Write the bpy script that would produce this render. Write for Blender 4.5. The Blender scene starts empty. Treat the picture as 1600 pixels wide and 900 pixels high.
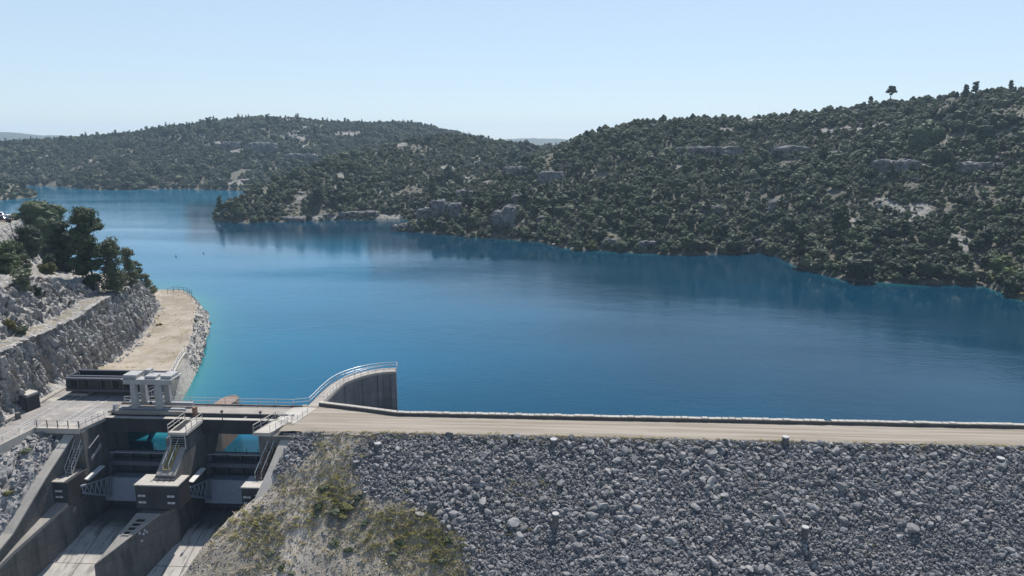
import bpy, bmesh, math, random
import numpy as np
from mathutils import Vector, Matrix, Euler
from mathutils.bvhtree import BVHTree

R = math.radians
PI = math.pi
S = bpy.context.scene
C = S.collection
rng = np.random.default_rng(7)
random.seed(7)

# ------------------------------------------------------------------ camera, sky, sun, exposure
H = 37.5                                  # eye height above the dam crest (z = 0)
PITCH, YAW, FPX = R(11.85), R(3.0), 1120.0
cam_d = bpy.data.cameras.new('camera')
cam = bpy.data.objects.new('camera', cam_d)
C.objects.link(cam)
cam.location = (0, 0, H)
cam.rotation_euler = (R(90) - PITCH, 0, YAW)
cam_d.sensor_width = 36
cam_d.lens = 36 * FPX / 1600
cam_d.clip_start = 1
cam_d.clip_end = 20000
S.camera = cam

SUN_EL, SUN_AZ = R(58), R(13)
w = bpy.data.worlds.new('World')
S.world = w
w.use_nodes = True
nt = w.node_tree
bg = nt.nodes['Background']
sky = nt.nodes.new('ShaderNodeTexSky')
sky.sky_type = 'NISHITA'
sky.sun_disc = False
sky.sun_elevation = SUN_EL
sky.sun_rotation = SUN_AZ
sky.altitude = 400
sky.air_density = 1.0
sky.dust_density = 0.0
sky.ozone_density = 4.0
tc = nt.nodes.new('ShaderNodeTexCoord'); sp = nt.nodes.new('ShaderNodeSeparateXYZ'); nt.links.new(tc.outputs['Generated'], sp.inputs[0])
mr = nt.nodes.new('ShaderNodeMapRange'); mr.inputs['From Min'].default_value = 0.16; mr.inputs['From Max'].default_value = 0.45
mr.inputs['To Min'].default_value = 0.58; mr.inputs['To Max'].default_value = 0.06; nt.links.new(sp.outputs[2], mr.inputs[0])
veil = nt.nodes.new('ShaderNodeMix'); veil.data_type = 'RGBA'; nt.links.new(mr.outputs[0], veil.inputs[0])
nt.links.new(sky.outputs[0], veil.inputs[6]); veil.inputs[7].default_value = (5.5, 6.6, 7.7, 1)
nt.links.new(veil.outputs[2], bg.inputs[0])
bg.inputs[1].default_value = 0.075
sun_d = bpy.data.lights.new('sun', 'SUN')
sun_d.energy = 4.0
sun_d.angle = R(0.53)
sun_d.color = (1.0, 0.955, 0.89)
sun = bpy.data.objects.new('sun', sun_d)
C.objects.link(sun)
sdir = Vector((math.sin(SUN_AZ) * math.cos(SUN_EL), math.cos(SUN_AZ) * math.cos(SUN_EL), math.sin(SUN_EL)))
sun.rotation_euler = (-sdir).to_track_quat('-Z', 'Y').to_euler()
sun.location = (0, 60, 200)
S.view_settings.view_transform = 'Standard'
S.view_settings.look = 'None'
S.view_settings.exposure = 0.72
S.view_settings.gamma = 1.0
S.cycles.max_bounces = 6
S.cycles.transparent_max_bounces = 8
S.cycles.volume_bounces = 0
S.cycles.use_denoising = True

# ------------------------------------------------------------------ helpers
def ray(px, py):
    x = (px - 800) / FPX
    y = -(py - 450) / FPX
    f = math.cos(PITCH) + y * math.sin(PITCH)
    u = -math.sin(PITCH) + y * math.cos(PITCH)
    c, s = math.cos(YAW), math.sin(YAW)
    return Vector((x * c - f * s, x * s + f * c, u))

def on_level(px, py, z):
    d = ray(px, py)
    t = (z - H) / d.z
    return Vector((d.x * t, d.y * t, z))

def at_range(px, py, r):
    d = ray(px, py)
    k = r / math.hypot(d.x, d.y)
    return Vector((d.x * k, d.y * k, H + d.z * k))

def seen_at(p):
    c, s = math.cos(YAW), math.sin(YAW)
    x = p[0] * c + p[1] * s
    f = -p[0] * s + p[1] * c
    z = p[2] - H
    d = f * math.cos(PITCH) - z * math.sin(PITCH)
    u = f * math.sin(PITCH) + z * math.cos(PITCH)
    return 800 + FPX * x / d, 450 - FPX * u / d, d

def tag(o, label=None, cat=None, group=None, kind=None):
    if label: o['label'] = label
    if cat: o['category'] = cat
    if group: o['group'] = group
    if kind: o['kind'] = kind
    return o

def thing(name, label, cat, loc=(0, 0, 0), group=None):
    o = bpy.data.objects.new(name, None)
    o.empty_display_size = 0.5
    C.objects.link(o)
    o.location = loc
    return tag(o, label, cat, group)

def mesh_np(name, v, f, mat, parent=None, smooth=False, attrs=None):
    """v: (n,3) array, f: (m,k) int array or list of tuples."""
    me = bpy.data.meshes.new(name)
    v = np.asarray(v, dtype=np.float32)
    if isinstance(f, np.ndarray):
        k = f.shape[1]
        me.vertices.add(len(v))
        me.vertices.foreach_set('co', v.ravel())
        me.loops.add(f.size)
        me.loops.foreach_set('vertex_index', f.astype(np.int32).ravel())
        me.polygons.add(len(f))
        me.polygons.foreach_set('loop_start', np.arange(0, f.size, k, dtype=np.int32))
        me.polygons.foreach_set('loop_total', np.full(len(f), k, dtype=np.int32))
        me.update(calc_edges=True)
        me.validate()
    else:
        me.from_pydata([tuple(map(float, p)) for p in v], [], f)
        me.update()
    if attrs:
        for an, av in attrs.items():
            a = me.attributes.new(an, 'FLOAT', 'POINT')
            a.data.foreach_set('value', np.asarray(av, dtype=np.float32).ravel())
    if smooth:
        me.polygons.foreach_set('use_smooth', np.ones(len(me.polygons), dtype=bool))
    for m in (mat if isinstance(mat, (list, tuple)) else [mat]):
        me.materials.append(m)
    o = bpy.data.objects.new(name, me)
    C.objects.link(o)
    if parent is not None:
        o.parent = parent
        o.location = -parent.location
    return o

class MB:
    """collects shapes into one mesh"""
    def __init__(s): s.v, s.f = [], []
    def hull8(s, p):                       # 4 bottom ccw + 4 top ccw
        b = len(s.v); s.v += [tuple(q) for q in p]
        for q in ((3, 2, 1, 0), (4, 5, 6, 7), (0, 1, 5, 4), (1, 2, 6, 5), (2, 3, 7, 6), (3, 0, 4, 7)):
            s.f.append(tuple(b + i for i in q))
        return s
    def box(s, x0, x1, y0, y1, z0, z1):
        return s.hull8([(x0, y0, z0), (x1, y0, z0), (x1, y1, z0), (x0, y1, z0),
                        (x0, y0, z1), (x1, y0, z1), (x1, y1, z1), (x0, y1, z1)])
    def prism(s, top, bot):                # two equal rings (ccw from above)
        b = len(s.v); n = len(top)
        s.v += [tuple(q) for q in bot] + [tuple(q) for q in top]
        s.f.append(tuple(b + i for i in reversed(range(n))))
        s.f.append(tuple(b + n + i for i in range(n)))
        for i in range(n):
            j = (i + 1) % n
            s.f.append((b + i, b + j, b + n + j, b + n + i))
        return s
    def slab(s, poly, z0, z1):
        return s.prism([(x, y, z1) for x, y in poly], [(x, y, z0) for x, y in poly])
    def tube(s, p, q, r, n=6, r2=None):
        p, q = Vector(p), Vector(q)
        d = (q - p)
        if d.length < 1e-6: return s
        d.normalize()
        a = d.orthogonal().normalized(); c = d.cross(a)
        r2 = r if r2 is None else r2
        b = len(s.v)
        for pt, rr in ((p, r), (q, r2)):
            for i in range(n):
                t = 2 * PI * i / n
                s.v.append(tuple(pt + (a * math.cos(t) + c * math.sin(t)) * rr))
        for i in range(n):
            j = (i + 1) % n
            s.f.append((b + i, b + j, b + n + j, b + n + i))
        s.f.append(tuple(b + i for i in reversed(range(n))))
        s.f.append(tuple(b + n + i for i in range(n)))
        return s
    def bar(s, p, q, wx, wz):              # rectangular bar, width wx (horizontal), depth wz
        p, q = Vector(p), Vector(q)
        d = (q - p).normalized()
        up = Vector((0, 0, 1)) if abs(d.z) < 0.95 else Vector((0, 1, 0))
        a = d.cross(up).normalized() * wx / 2
        c = a.cross(d).normalized() * wz / 2
        return s.hull8([p - a - c, p + a - c, q + a - c, q - a - c, p - a + c, p + a + c, q + a + c, q - a + c])
    def path(s, pts, r, n=6):
        for a, b in zip(pts[:-1], pts[1:]): s.tube(a, b, r, n)
        return s
    def build(s, name, mat, parent=None, bevel=0.0, smooth=False):
        me = bpy.data.meshes.new(name)
        me.from_pydata(s.v, [], s.f); me.update()
        bm = bmesh.new(); bm.from_mesh(me)
        bmesh.ops.recalc_face_normals(bm, faces=bm.faces); bm.to_mesh(me); bm.free()
        me.materials.append(mat)
        if smooth:
            for p in me.polygons: p.use_smooth = True
        o = bpy.data.objects.new(name, me); C.objects.link(o)
        if parent is not None:
            o.parent = parent; o.location = -parent.location
            if parent.parent is not None: o.location = (0, 0, 0)
        if bevel:
            m = o.modifiers.new('bevel', 'BEVEL'); m.width = bevel; m.segments = 1; m.limit_method = 'ANGLE'
        return o

# ---- noise
def _h(ix, iy, iz, seed):
    with np.errstate(over='ignore'):
        n = (ix.astype(np.int64) * 374761393 + iy.astype(np.int64) * 668265263 + iz.astype(np.int64) * 2147483647 + seed * 1274126177) & 0xffffffff
        n = ((n ^ (n >> 13)) * 1274126177) & 0xffffffff
        n = ((n ^ (n >> 16)) * 2246822519) & 0xffffffff
        n = n ^ (n >> 15)
    return (n & 0xffffff) / float(0xffffff)
def vnoise(x, y, z=None, seed=0):
    x = np.asarray(x, float); y = np.asarray(y, float)
    z = np.zeros_like(x) if z is None else np.asarray(z, float)
    ix, iy, iz = np.floor(x), np.floor(y), np.floor(z)
    fx, fy, fz = x - ix, y - iy, z - iz
    u, v, ww = [t * t * (3 - 2 * t) for t in (fx, fy, fz)]
    out = 0
    for dx in (0, 1):
        for dy in (0, 1):
            for dz in (0, 1):
                wt = (u if dx else 1 - u) * (v if dy else 1 - v) * (ww if dz else 1 - ww)
                out = out + wt * _h(ix + dx, iy + dy, iz + dz, seed)
    return out * 2 - 1
def fbm(x, y, z=None, oct=4, seed=0, gain=0.5):
    a, t, o = 1.0, 0.0, 0
    for i in range(oct):
        o = o + a * vnoise(np.asarray(x) * 2 ** i, np.asarray(y) * 2 ** i, None if z is None else np.asarray(z) * 2 ** i, seed + i * 17)
        t += a; a *= gain
    return o / t
def worley(x, y, seed=0, tilt=0.6):
    """faceted blocks: per-cell offset plus a per-cell tilted plane; second value is the distance to the cell border"""
    x = np.asarray(x, float); y = np.asarray(y, float)
    ix, iy = np.floor(x), np.floor(y); zz = np.zeros_like(ix)
    d1 = np.full(x.shape, 9.0); d2 = np.full(x.shape, 9.0); val = np.zeros(x.shape)
    for a in (-1, 0, 1):
        for b in (-1, 0, 1):
            cx_, cy_ = ix + a, iy + b
            jx = cx_ + _h(cx_, cy_, zz, seed); jy = cy_ + _h(cx_, cy_, zz, seed + 1)
            d = np.hypot(x - jx, y - jy)
            v = (_h(cx_, cy_, zz, seed + 2) * 2 - 1) + tilt * ((_h(cx_, cy_, zz, seed + 3) * 2 - 1) * (x - jx) + (_h(cx_, cy_, zz, seed + 4) * 2 - 1) * (y - jy)) * 2
            n = d < d1
            d2 = np.where(n, d1, np.minimum(d2, d)); val = np.where(n, v, val); d1 = np.where(n, d, d1)
    return val, d2 - d1
def sstep(a, b, x):
    t = np.clip((np.asarray(x, float) - a) / (b - a), 0, 1)
    return t * t * (3 - 2 * t)

# ---- materials
class NT:
    def __init__(s, name):
        s.m = bpy.data.materials.new(name); s.m.use_nodes = True
        s.t = s.m.node_tree; s.b = s.t.nodes['Principled BSDF']; s.out = s.t.nodes['Material Output']
    def n(s, typ, **k):
        o = s.t.nodes.new(typ)
        for a, b in k.items(): setattr(o, a, b)
        return o
    def l(s, a, b): s.t.links.new(a, b)
    def coord(s, scale=(1, 1, 1), rot=(0, 0, 0), kind='Object'):
        if kind == 'Position':
            src = s.n('ShaderNodeNewGeometry').outputs['Position']
        else:
            src = s.n('ShaderNodeTexCoord').outputs[kind]
        mp = s.n('ShaderNodeMapping')
        mp.inputs['Scale'].default_value = scale; mp.inputs['Rotation'].default_value = rot
        s.l(src, mp.inputs[0]); return mp.outputs[0]
    def noise(s, vec, scale, detail=4, rough=0.55, dist=0.0):
        o = s.n('ShaderNodeTexNoise'); o.inputs['Scale'].default_value = scale
        o.inputs['Detail'].default_value = detail; o.inputs['Roughness'].default_value = rough; o.inputs['Distortion'].default_value = dist
        s.l(vec, o.inputs['Vector']); return o.outputs['Fac']
    def voro(s, vec, scale, feature='F1', out='Distance'):
        o = s.n('ShaderNodeTexVoronoi', feature=feature); o.inputs['Scale'].default_value = scale
        s.l(vec, o.inputs['Vector']); return o.outputs[out]
    def ramp(s, fac, stops):
        o = s.n('ShaderNodeValToRGB'); e = o.color_ramp.elements
        while len(e) < len(stops): e.new(0.5)
        for i, (p, c) in enumerate(stops):
            e[i].position = p
            e[i].color = (c[0], c[1], c[2], 1) if isinstance(c, (tuple, list)) else (c, c, c, 1)
        s.l(fac, o.inputs[0]); return o.outputs[0]
    def mix(s, fac, a, b, mode='MIX'):
        o = s.n('ShaderNodeMix', data_type='RGBA', blend_type=mode)
        for i, x in ((0, fac), (6, a), (7, b)):
            if isinstance(x, (int, float)): o.inputs[i].default_value = x
            elif isinstance(x, (tuple, list)): o.inputs[i].default_value = (*x[:3], 1)
            else: s.l(x, o.inputs[i])
        return o.outputs[2]
    def math(s, op, a, b=0.0, clamp=False):
        o = s.n('ShaderNodeMath', operation=op, use_clamp=clamp)
        for i, x in ((0, a), (1, b)):
            if isinstance(x, (int, float)): o.inputs[i].default_value = x
            else: s.l(x, o.inputs[i])
        return o.outputs[0]
    def attr(s, name):
        o = s.n('ShaderNodeAttribute'); o.attribute_name = name; return o.outputs['Fac']
    def bump(s, h, strength, dist=0.1, prev=None):
        o = s.n('ShaderNodeBump'); o.inputs['Strength'].default_value = strength; o.inputs['Distance'].default_value = dist
        s.l(h, o.inputs['Height'])
        if prev is not None: s.l(prev, o.inputs['Normal'])
        return o.outputs[0]
    def fin(s, col=None, rough=0.8, normal=None, spec=0.3, metal=0.0):
        b = s.b
        if col is not None:
            if isinstance(col, (tuple, list)): b.inputs['Base Color'].default_value = (*col[:3], 1)
            else: s.l(col, b.inputs['Base Color'])
        if isinstance(rough, (int, float)): b.inputs['Roughness'].default_value = rough
        else: s.l(rough, b.inputs['Roughness'])
        b.inputs['Specular IOR Level'].default_value = spec
        b.inputs['Metallic'].default_value = metal
        if normal is not None: s.l(normal, b.inputs['Normal'])
        return s.m

def m_concrete(name, base, dark, stain=0.6, scale=1.0, streak=True):
    t = NT(name)
    p = t.coord(kind='Position')
    a = t.noise(p, 0.35 * scale, 6, 0.6)
    b = t.noise(p, 3.2 * scale, 5, 0.6)
    col = t.mix(t.ramp(a, [(0.35, 0.0), (0.7, 1.0)]), base, [c * 0.75 for c in base])
    if streak:
        st = t.noise(t.coord((0.8 * scale, 0.8 * scale, 0.13 * scale), kind='Position'), 1.0, 6, 0.62, 0.4)
        col = t.mix(t.math('MULTIPLY', t.ramp(st, [(0.44, 0.0), (0.72, 1.0)]), stain), col, dark)
    col = t.mix(t.math('MULTIPLY', t.ramp(b, [(0.45, 0.0), (0.75, 1.0)]), 0.45), col, [c * 0.55 for c in base])
    if streak:
        sx = t.n('ShaderNodeSeparateXYZ'); t.l(t.n('ShaderNodeNewGeometry').outputs['Position'], sx.inputs[0])
        cb = t.n('ShaderNodeCombineXYZ'); t.l(t.math('ADD', sx.outputs[0], sx.outputs[1]), cb.inputs[0]); t.l(sx.outputs[2], cb.inputs[1])
        br = t.n('ShaderNodeTexBrick'); br.inputs['Scale'].default_value = 1.0; br.offset = 0
        br.inputs['Color1'].default_value = (1, 1, 1, 1); br.inputs['Color2'].default_value = (.84, .84, .85, 1); br.inputs['Mortar'].default_value = (.5, .5, .5, 1)
        br.inputs['Mortar Size'].default_value = .035; br.inputs['Brick Width'].default_value = 3.1; br.inputs['Row Height'].default_value = 1.55
        t.l(cb.outputs[0], br.inputs['Vector'])
        col = t.mix(.8, col, br.outputs['Color'], 'MULTIPLY')
    return t.fin(col, 0.9, t.bump(b, 0.25, 0.05), 0.2)

def m_plain(name, col, rough=0.6, metal=0.0, var=0.25, spec=0.4):
    t = NT(name)
    n = t.noise(t.coord(kind='Position'), 2.5, 5, 0.6)
    c = t.mix(t.ramp(n, [(0.35, 0.0), (0.7, 1.0)]), col, [x * (1 - var) for x in col])
    return t.fin(c, rough, None, spec, metal)

def m_leaf(name, a, b, trans=0.22):
    t = NT(name)
    oi = t.n('ShaderNodeObjectInfo')
    n = t.noise(t.coord(kind='Position'), 0.9, 3, 0.6)
    f = t.math('ADD', t.math('MULTIPLY', oi.outputs['Random'], 0.95), t.math('MULTIPLY', t.math('SUBTRACT', n, 0.5), 0.7), clamp=True)
    col = t.mix(f, a, b)
    t.fin(col, 0.65, None, 0.25)
    tr = t.n('ShaderNodeBsdfTranslucent'); t.l(col, tr.inputs[0])
    mx = t.n('ShaderNodeMixShader'); mx.inputs[0].default_value = trans
    t.l(t.b.outputs[0], mx.inputs[1]); t.l(tr.outputs[0], mx.inputs[2]); t.l(mx.outputs[0], t.out.inputs['Surface'])
    return t.m

M = {}
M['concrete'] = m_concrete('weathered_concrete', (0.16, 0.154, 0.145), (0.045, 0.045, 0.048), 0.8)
M['concrete_dark'] = m_concrete('shaded_stained_concrete', (0.052, 0.052, 0.055), (0.022, 0.023, 0.028), 0.8)  # darker copy with shade put into the base colour; streaks are stains
M['concrete_top'] = m_concrete('sunlit_concrete', (0.33, 0.305, 0.275), (0.14, 0.13, 0.11), 0.35, 1.0, False)  # paler copy for upward faces, sunlight put into the base colour
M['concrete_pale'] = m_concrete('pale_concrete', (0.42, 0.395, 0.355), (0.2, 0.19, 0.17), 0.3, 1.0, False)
M['concrete_guide'] = m_concrete('guide_wall_concrete', (0.20, 0.205, 0.21), (0.07, 0.075, 0.08), 0.6)
M['white_paint'] = m_plain('white_paint', (0.62, 0.62, 0.60), 0.55, 0, 0.22)
M['crane_paint'] = m_plain('crane_paint', (0.36, 0.36, 0.355), 0.6, 0, 0.3)
M['grey_paint'] = m_plain('grey_paint', (0.30, 0.31, 0.33), 0.55, 0, 0.2)
M['steel_dark'] = m_plain('dark_steel', (0.035, 0.04, 0.05), 0.5, 0.2, 0.4)
M['steel_blue'] = m_plain('blue_grey_steel', (0.085, 0.095, 0.115), 0.5, 0.1, 0.35)
M['steel_plate'] = m_plain('gate_plate_paint', (0.24, 0.27, 0.32), 0.55, 0.0, 0.2)
M['steel_rail'] = m_plain('galvanised_rail', (0.55, 0.55, 0.54), 0.45, 0.3, 0.2)
M['yellow_steel'] = m_plain('yellow_steel', (0.35, 0.27, 0.08), 0.6, 0, 0.35)
M['rust'] = m_plain('rusty_steel', (0.20, 0.12, 0.08), 0.8, 0, 0.4)
M['panel'] = m_plain('pale_vent_panel', (0.42, 0.43, 0.45), 0.6, 0, 0.2)
M['void'] = m_plain('black_opening', (0.012, 0.012, 0.014), 0.9)
M['bark'] = m_plain('bark', (0.09, 0.07, 0.055), 0.95, 0, 0.5)
M['tyre'] = m_plain('tyre_rubber', (0.02, 0.02, 0.02), 0.85)
M['glass'] = m_plain('car_glass', (0.02, 0.025, 0.03), 0.08, 0, 0.1, 0.8)
M['car_white'] = m_plain('white_car_paint', (0.75, 0.75, 0.75), 0.25, 0, 0.03, 0.6)
M['car_dark'] = m_plain('dark_red_car_paint', (0.07, 0.015, 0.015), 0.25, 0, 0.1, 0.6)
M['skin'] = m_plain('skin', (0.45, 0.28, 0.2), 0.6)
M['cloth_dark'] = m_plain('dark_cloth', (0.025, 0.027, 0.035), 0.9)
M['cloth_blue'] = m_plain('blue_cloth', (0.05, 0.07, 0.14), 0.9)
M['hair'] = m_plain('brown_hair', (0.03, 0.02, 0.015), 0.7)
M['buoy'] = m_plain('buoy_plastic', (0.5, 0.2, 0.03), 0.5)
M['oak'] = m_leaf('oak_leaves', (0.016, 0.030, 0.014), (0.082, 0.108, 0.048), .09)
M['oak_olive'] = m_leaf('olive_leaves', (0.050, 0.066, 0.036), (0.150, 0.162, 0.095), .12)
M['pine'] = m_leaf('pine_needles', (0.028, 0.046, 0.020), (0.066, 0.088, 0.036), 0.18)
M['pine_pale'] = m_leaf('pale_pine_needles', (0.085, 0.10, 0.055), (0.15, 0.165, 0.09), 0.25)
M['green'] = m_leaf('fresh_green_leaves', (0.075, 0.105, 0.028), (0.13, 0.16, 0.05), 0.3)
M['broom'] = m_leaf('broom_leaves', (0.12, 0.12, 0.045), (0.20, 0.17, 0.05), 0.3)
M['flower'] = m_leaf('yellow_blossom', (0.45, 0.33, 0.03), (0.5, 0.38, 0.05), 0.2)
M['straw'] = m_leaf('dry_grass', (0.36, 0.31, 0.20), (0.52, 0.46, 0.33), 0.4)
M['grass'] = m_leaf('green_grass', (0.26, 0.26, 0.085), (0.40, 0.36, 0.14), 0.45)

def m_rockpiece(name, a, b):
    t = NT(name)
    oi = t.n('ShaderNodeObjectInfo')
    p = t.coord()
    n = t.noise(p, 1.6, 5, 0.65)
    col = t.mix(oi.outputs['Random'], a, b)
    col = t.mix(t.ramp(n, [(0.4, 0.0), (0.72, 0.55)]), col, (0.10, 0.095, 0.09))
    return t.fin(col, 0.95, t.bump(t.noise(p, 6, 4, 0.6), 0.4, 0.06), 0.15)
M['riprap'] = m_rockpiece('riprap_stone', (0.115, 0.114, 0.12), (0.32, 0.312, 0.31))
M['boulder'] = m_rockpiece('boulder_stone', (0.17, 0.17, 0.178), (0.33, 0.325, 0.325))
M['limestone'] = m_rockpiece('limestone_block', (0.22, 0.215, 0.205), (0.36, 0.345, 0.32))

# ------------------------------------------------------------------ WATER LEVEL / HILLS
WL = -7.0
def rt(px, py=None, r=None, z=WL):
    if r is None:
        p = on_level(px, py, z)
    else:
        p = at_range(px, py, r)
    return math.atan2(p.x, p.y), math.hypot(p.x, p.y), p.z

def layer(shore, ridge, tree_h):
    s = sorted(rt(*a) for a in shore)
    g = sorted(rt(a[0], a[1], a[2]) for a in ridge)
    s = np.array(s); g = np.array(g)
    return dict(ts=s[:, 0], rs=s[:, 1], tr=g[:, 0], rr=g[:, 1], zr=g[:, 2] - tree_h)

def shore_r(px, r):       # hidden shore given by range
    d = ray(px, 400); return px, r
A = layer([(1900, 560), (1750, 520), (1660, 492), (1600, 471), (1540, 447), (1450, 444), (1400, 444), (1320, 438), (1285, 430), (1250, 419), (1215, 402), (1190, 395), (1150, 397), (1060, 399),
           (1010, 397), (960, 393), (900, 391), (870, 385), (850, 379), (800, 375), (740, 371), (700, 367), (650, 363), (610, 361)],
          [(1900, 100, 440), (1750, 118, 445), (1600, 133, 450), (1550, 137, 450), (1500, 145, 452), (1400, 157, 455), (1300, 170, 455), (1200, 179, 452), (1100, 182, 448), (1000, 184, 442),
           (950, 197, 436), (900, 214, 430), (870, 228, 425), (830, 244, 412), (800, 258, 404), (760, 274, 392), (700, 296, 376), (650, 330, 362), (610, 355, 352)], 2.6)
B = layer([(331, 341), (345, 345), (380, 349), (420, 347), (450, 346), (520, 344), (560, 344), (600, 343), (640, 343), (720, 343), (900, 343), (1100, 343)],
          [(331, 336, 408), (360, 312, 425), (400, 288, 450), (470, 262, 480), (560, 238, 520), (640, 214, 560), (700, 208, 580), (760, 217, 600), (830, 226, 605), (900, 236, 605), (1000, 250, 600), (1100, 265, 600)], 2.6)
Cc = layer([(-250, 284), (-100, 286), (0, 289), (75, 291), (150, 297), (200, 297), (250, 295), (340, 297), (370, 298), (450, 299), (600, 300), (800, 301), (950, 302)],
           [(-250, 222, 1050), (-100, 220, 1050), (0, 219, 1040), (100, 214, 1030), (180, 208, 1010), (250, 198, 1000), (330, 186, 990), (400, 181, 980), (460, 180, 980), (500, 187, 985), (570, 190, 990), (620, 189, 990),
            (680, 196, 1000), (740, 211, 1010), (800, 224, 1020), (950, 236, 1030)], 3.6)
E_ = layer([(-250, 345), (-120, 328), (-40, 318), (0, 313), (40, 310), (70, 308), (92, 305)],
           [(-250, 215, 740), (-120, 235, 735), (-40, 258, 725), (0, 270, 715), (30, 284, 705), (60, 298, 695), (92, 303, 690)], 3.6)
LAYERS = [A, B, Cc, E_]
DROP = [0.22, 0.2, 0.12, 0.2]

def hill_z(th, r):
    """terrain height at azimuth th, range r (arrays)"""
    th = np.asarray(th, float); r = np.asarray(r, float)
    X, Y = np.sin(th) * r, np.cos(th) * r
    gully = fbm(X / 55, Y / 55, oct=4, seed=3)
    small = fbm(X / 11, Y / 11, oct=3, seed=9)
    out = np.full(th.shape, -13.0)
    which = np.full(th.shape, -1)
    tt = np.zeros(th.shape)
    for i, L in enumerate(LAYERS):
        rs = np.interp(th, L['ts'], L['rs']); rr = np.interp(th, L['tr'], L['rr']); zr = np.interp(th, L['tr'], L['zr'])
        lo = max(L['ts'][0], L['tr'][0]); hi = min(L['ts'][-1], L['tr'][-1])
        rs = rs + 2.2 * fbm(X / 9, Y / 9 + i * 7.3, oct=3, seed=21) * sstep(0, 0.02, np.minimum(th - lo, hi - th)) * np.exp(-np.clip(r - rs, 0, 99) / 9)
        rr = np.maximum(rr, rs + 3)
        t = (r - rs) / (rr - rs)
        tc = np.clip(t, 0, 1)
        f = tc * (1.16 - 0.16 * tc)
        amp = 5.5 * np.clip(tc * 5, 0, 1) * np.clip((1.0 - tc) * 4, 0.10, 1)
        scale = np.clip((zr - WL) / 30.0, 0.05, 1)
        z = WL + (zr - WL) * f + (gully * amp + small * 0.9 * np.clip(tc * 20, 0, 1)) * scale
        # low rock bluff at the waterline
        z = z + 0.45 * sstep(0.0, 0.012, t) * (t > 0) * np.clip(0.5 + 1.5 * vnoise(X / 7, Y / 7 + i, seed=5), 0, 1.4) * scale
        back = np.maximum(zr - (r - rr) * DROP[i], 12.0 if i == 2 else -13.0)
        z = np.where(t > 1, np.minimum(back + gully * 0.5, zr), z)
        z = np.where(t < 0, np.maximum(WL - 0.10 + 0.22 * (r - rs), -13.0), z)
        e = np.minimum(th - lo, hi - th)
        z = np.where(e < 0, -13.0, z)
        m = z > out
        out = np.where(m, z, out); which = np.where(m & (z > WL), i, which); tt = np.where(m, t, tt)
    return out, which, tt

def hill_hit(px, py):
    d = ray(px, py); hd_ = math.hypot(d.x, d.y); rr = np.arange(200, 1090, 1.0)
    th = np.full(rr.shape, math.atan2(d.x, d.y)); z = hill_z(th, rr)[0]
    k = np.where(H + d.z / hd_ * rr < z)[0]
    return None if len(k) == 0 else (math.sin(th[0]) * rr[k[0]], math.cos(th[0]) * rr[k[0]], float(z[k[0]]), float(rr[k[0]]))
LEDGES = []
for px, py, rx, ry in ((1170, 189, 22, 3), (1215, 193, 30, 4), (1270, 191, 22, 3), (1420, 258, 26, 4), (1385, 263, 16, 4), (1560, 247, 40, 1.5), (1545, 266, 36, 3), (1110, 330, 22, 4), (1212, 320, 10, 5), (1212, 335, 10, 4),
                       (1290, 206, 25, 4), (1480, 226, 15, 4), (1330, 231, 14, 3), (1140, 207, 15, 4), (1000, 330, 10, 5), (1440, 330, 12, 5), (1330, 350, 10, 6), (1060, 262, 14, 4), (930, 300, 10, 5), (1500, 380, 14, 5), (1260, 290, 14, 3),
                       (500, 340, 50, 2), (580, 338, 30, 2.5), (535, 276, 15, 5), (530, 296, 10, 5), (640, 351, 20, 2.5), (620, 226, 15, 3), (470, 310, 14, 4), (700, 262, 16, 3), (760, 285, 14, 3), (590, 300, 10, 4),
                       (400, 206, 22, 3), (450, 216, 30, 3), (480, 245, 22, 3), (390, 233, 30, 4), (330, 226, 12, 2), (60, 249, 15, 1.5), (32, 250, 5, 1.5), (220, 266, 6, 1.5), (150, 251, 8, 1.5), (190, 219, 12, 1.5), (375, 286, 16, 5), (280, 240, 10, 1.5), (250, 262, 10, 1.5)):
    q = hill_hit(px, py)
    if q: LEDGES.append((q[0], q[1], rx * q[3] / FPX, ry * q[3] / FPX * 3.2))
def ledge_mask(X, Y):
    m = np.zeros(np.shape(X))
    for cx_, cy_, a, b in LEDGES:
        k = math.hypot(cx_, cy_); ux_, uy_ = cx_ / k, cy_ / k
        dr = (X - cx_) * ux_ + (Y - cy_) * uy_; dt = (X - cx_) * uy_ - (Y - cy_) * ux_
        m = np.maximum(m, np.exp(-(dt / a) ** 2 - (dr / b) ** 2))
    return m
TH0, TH1 = rt(-240, 300, 500)[0], rt(1840, 300, 500)[0]
ths = np.linspace(TH0, TH1, 820)
rs_ = np.concatenate([np.arange(185, 470, 1.6), np.arange(470, 700, 3.0), np.arange(700, 1300, 5.0)])
TH, RR = np.meshgrid(ths, rs_)
ZZ, WH, TT = hill_z(TH, RR)
XX, YY = np.sin(TH) * RR, np.cos(TH) * RR

def grid_faces(nr, nc):
    i = np.arange(nr - 1)[:, None] * nc + np.arange(nc - 1)[None, :]
    return np.stack([i, i + 1, i + nc + 1, i + nc], -1).reshape(-1, 4)

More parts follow.
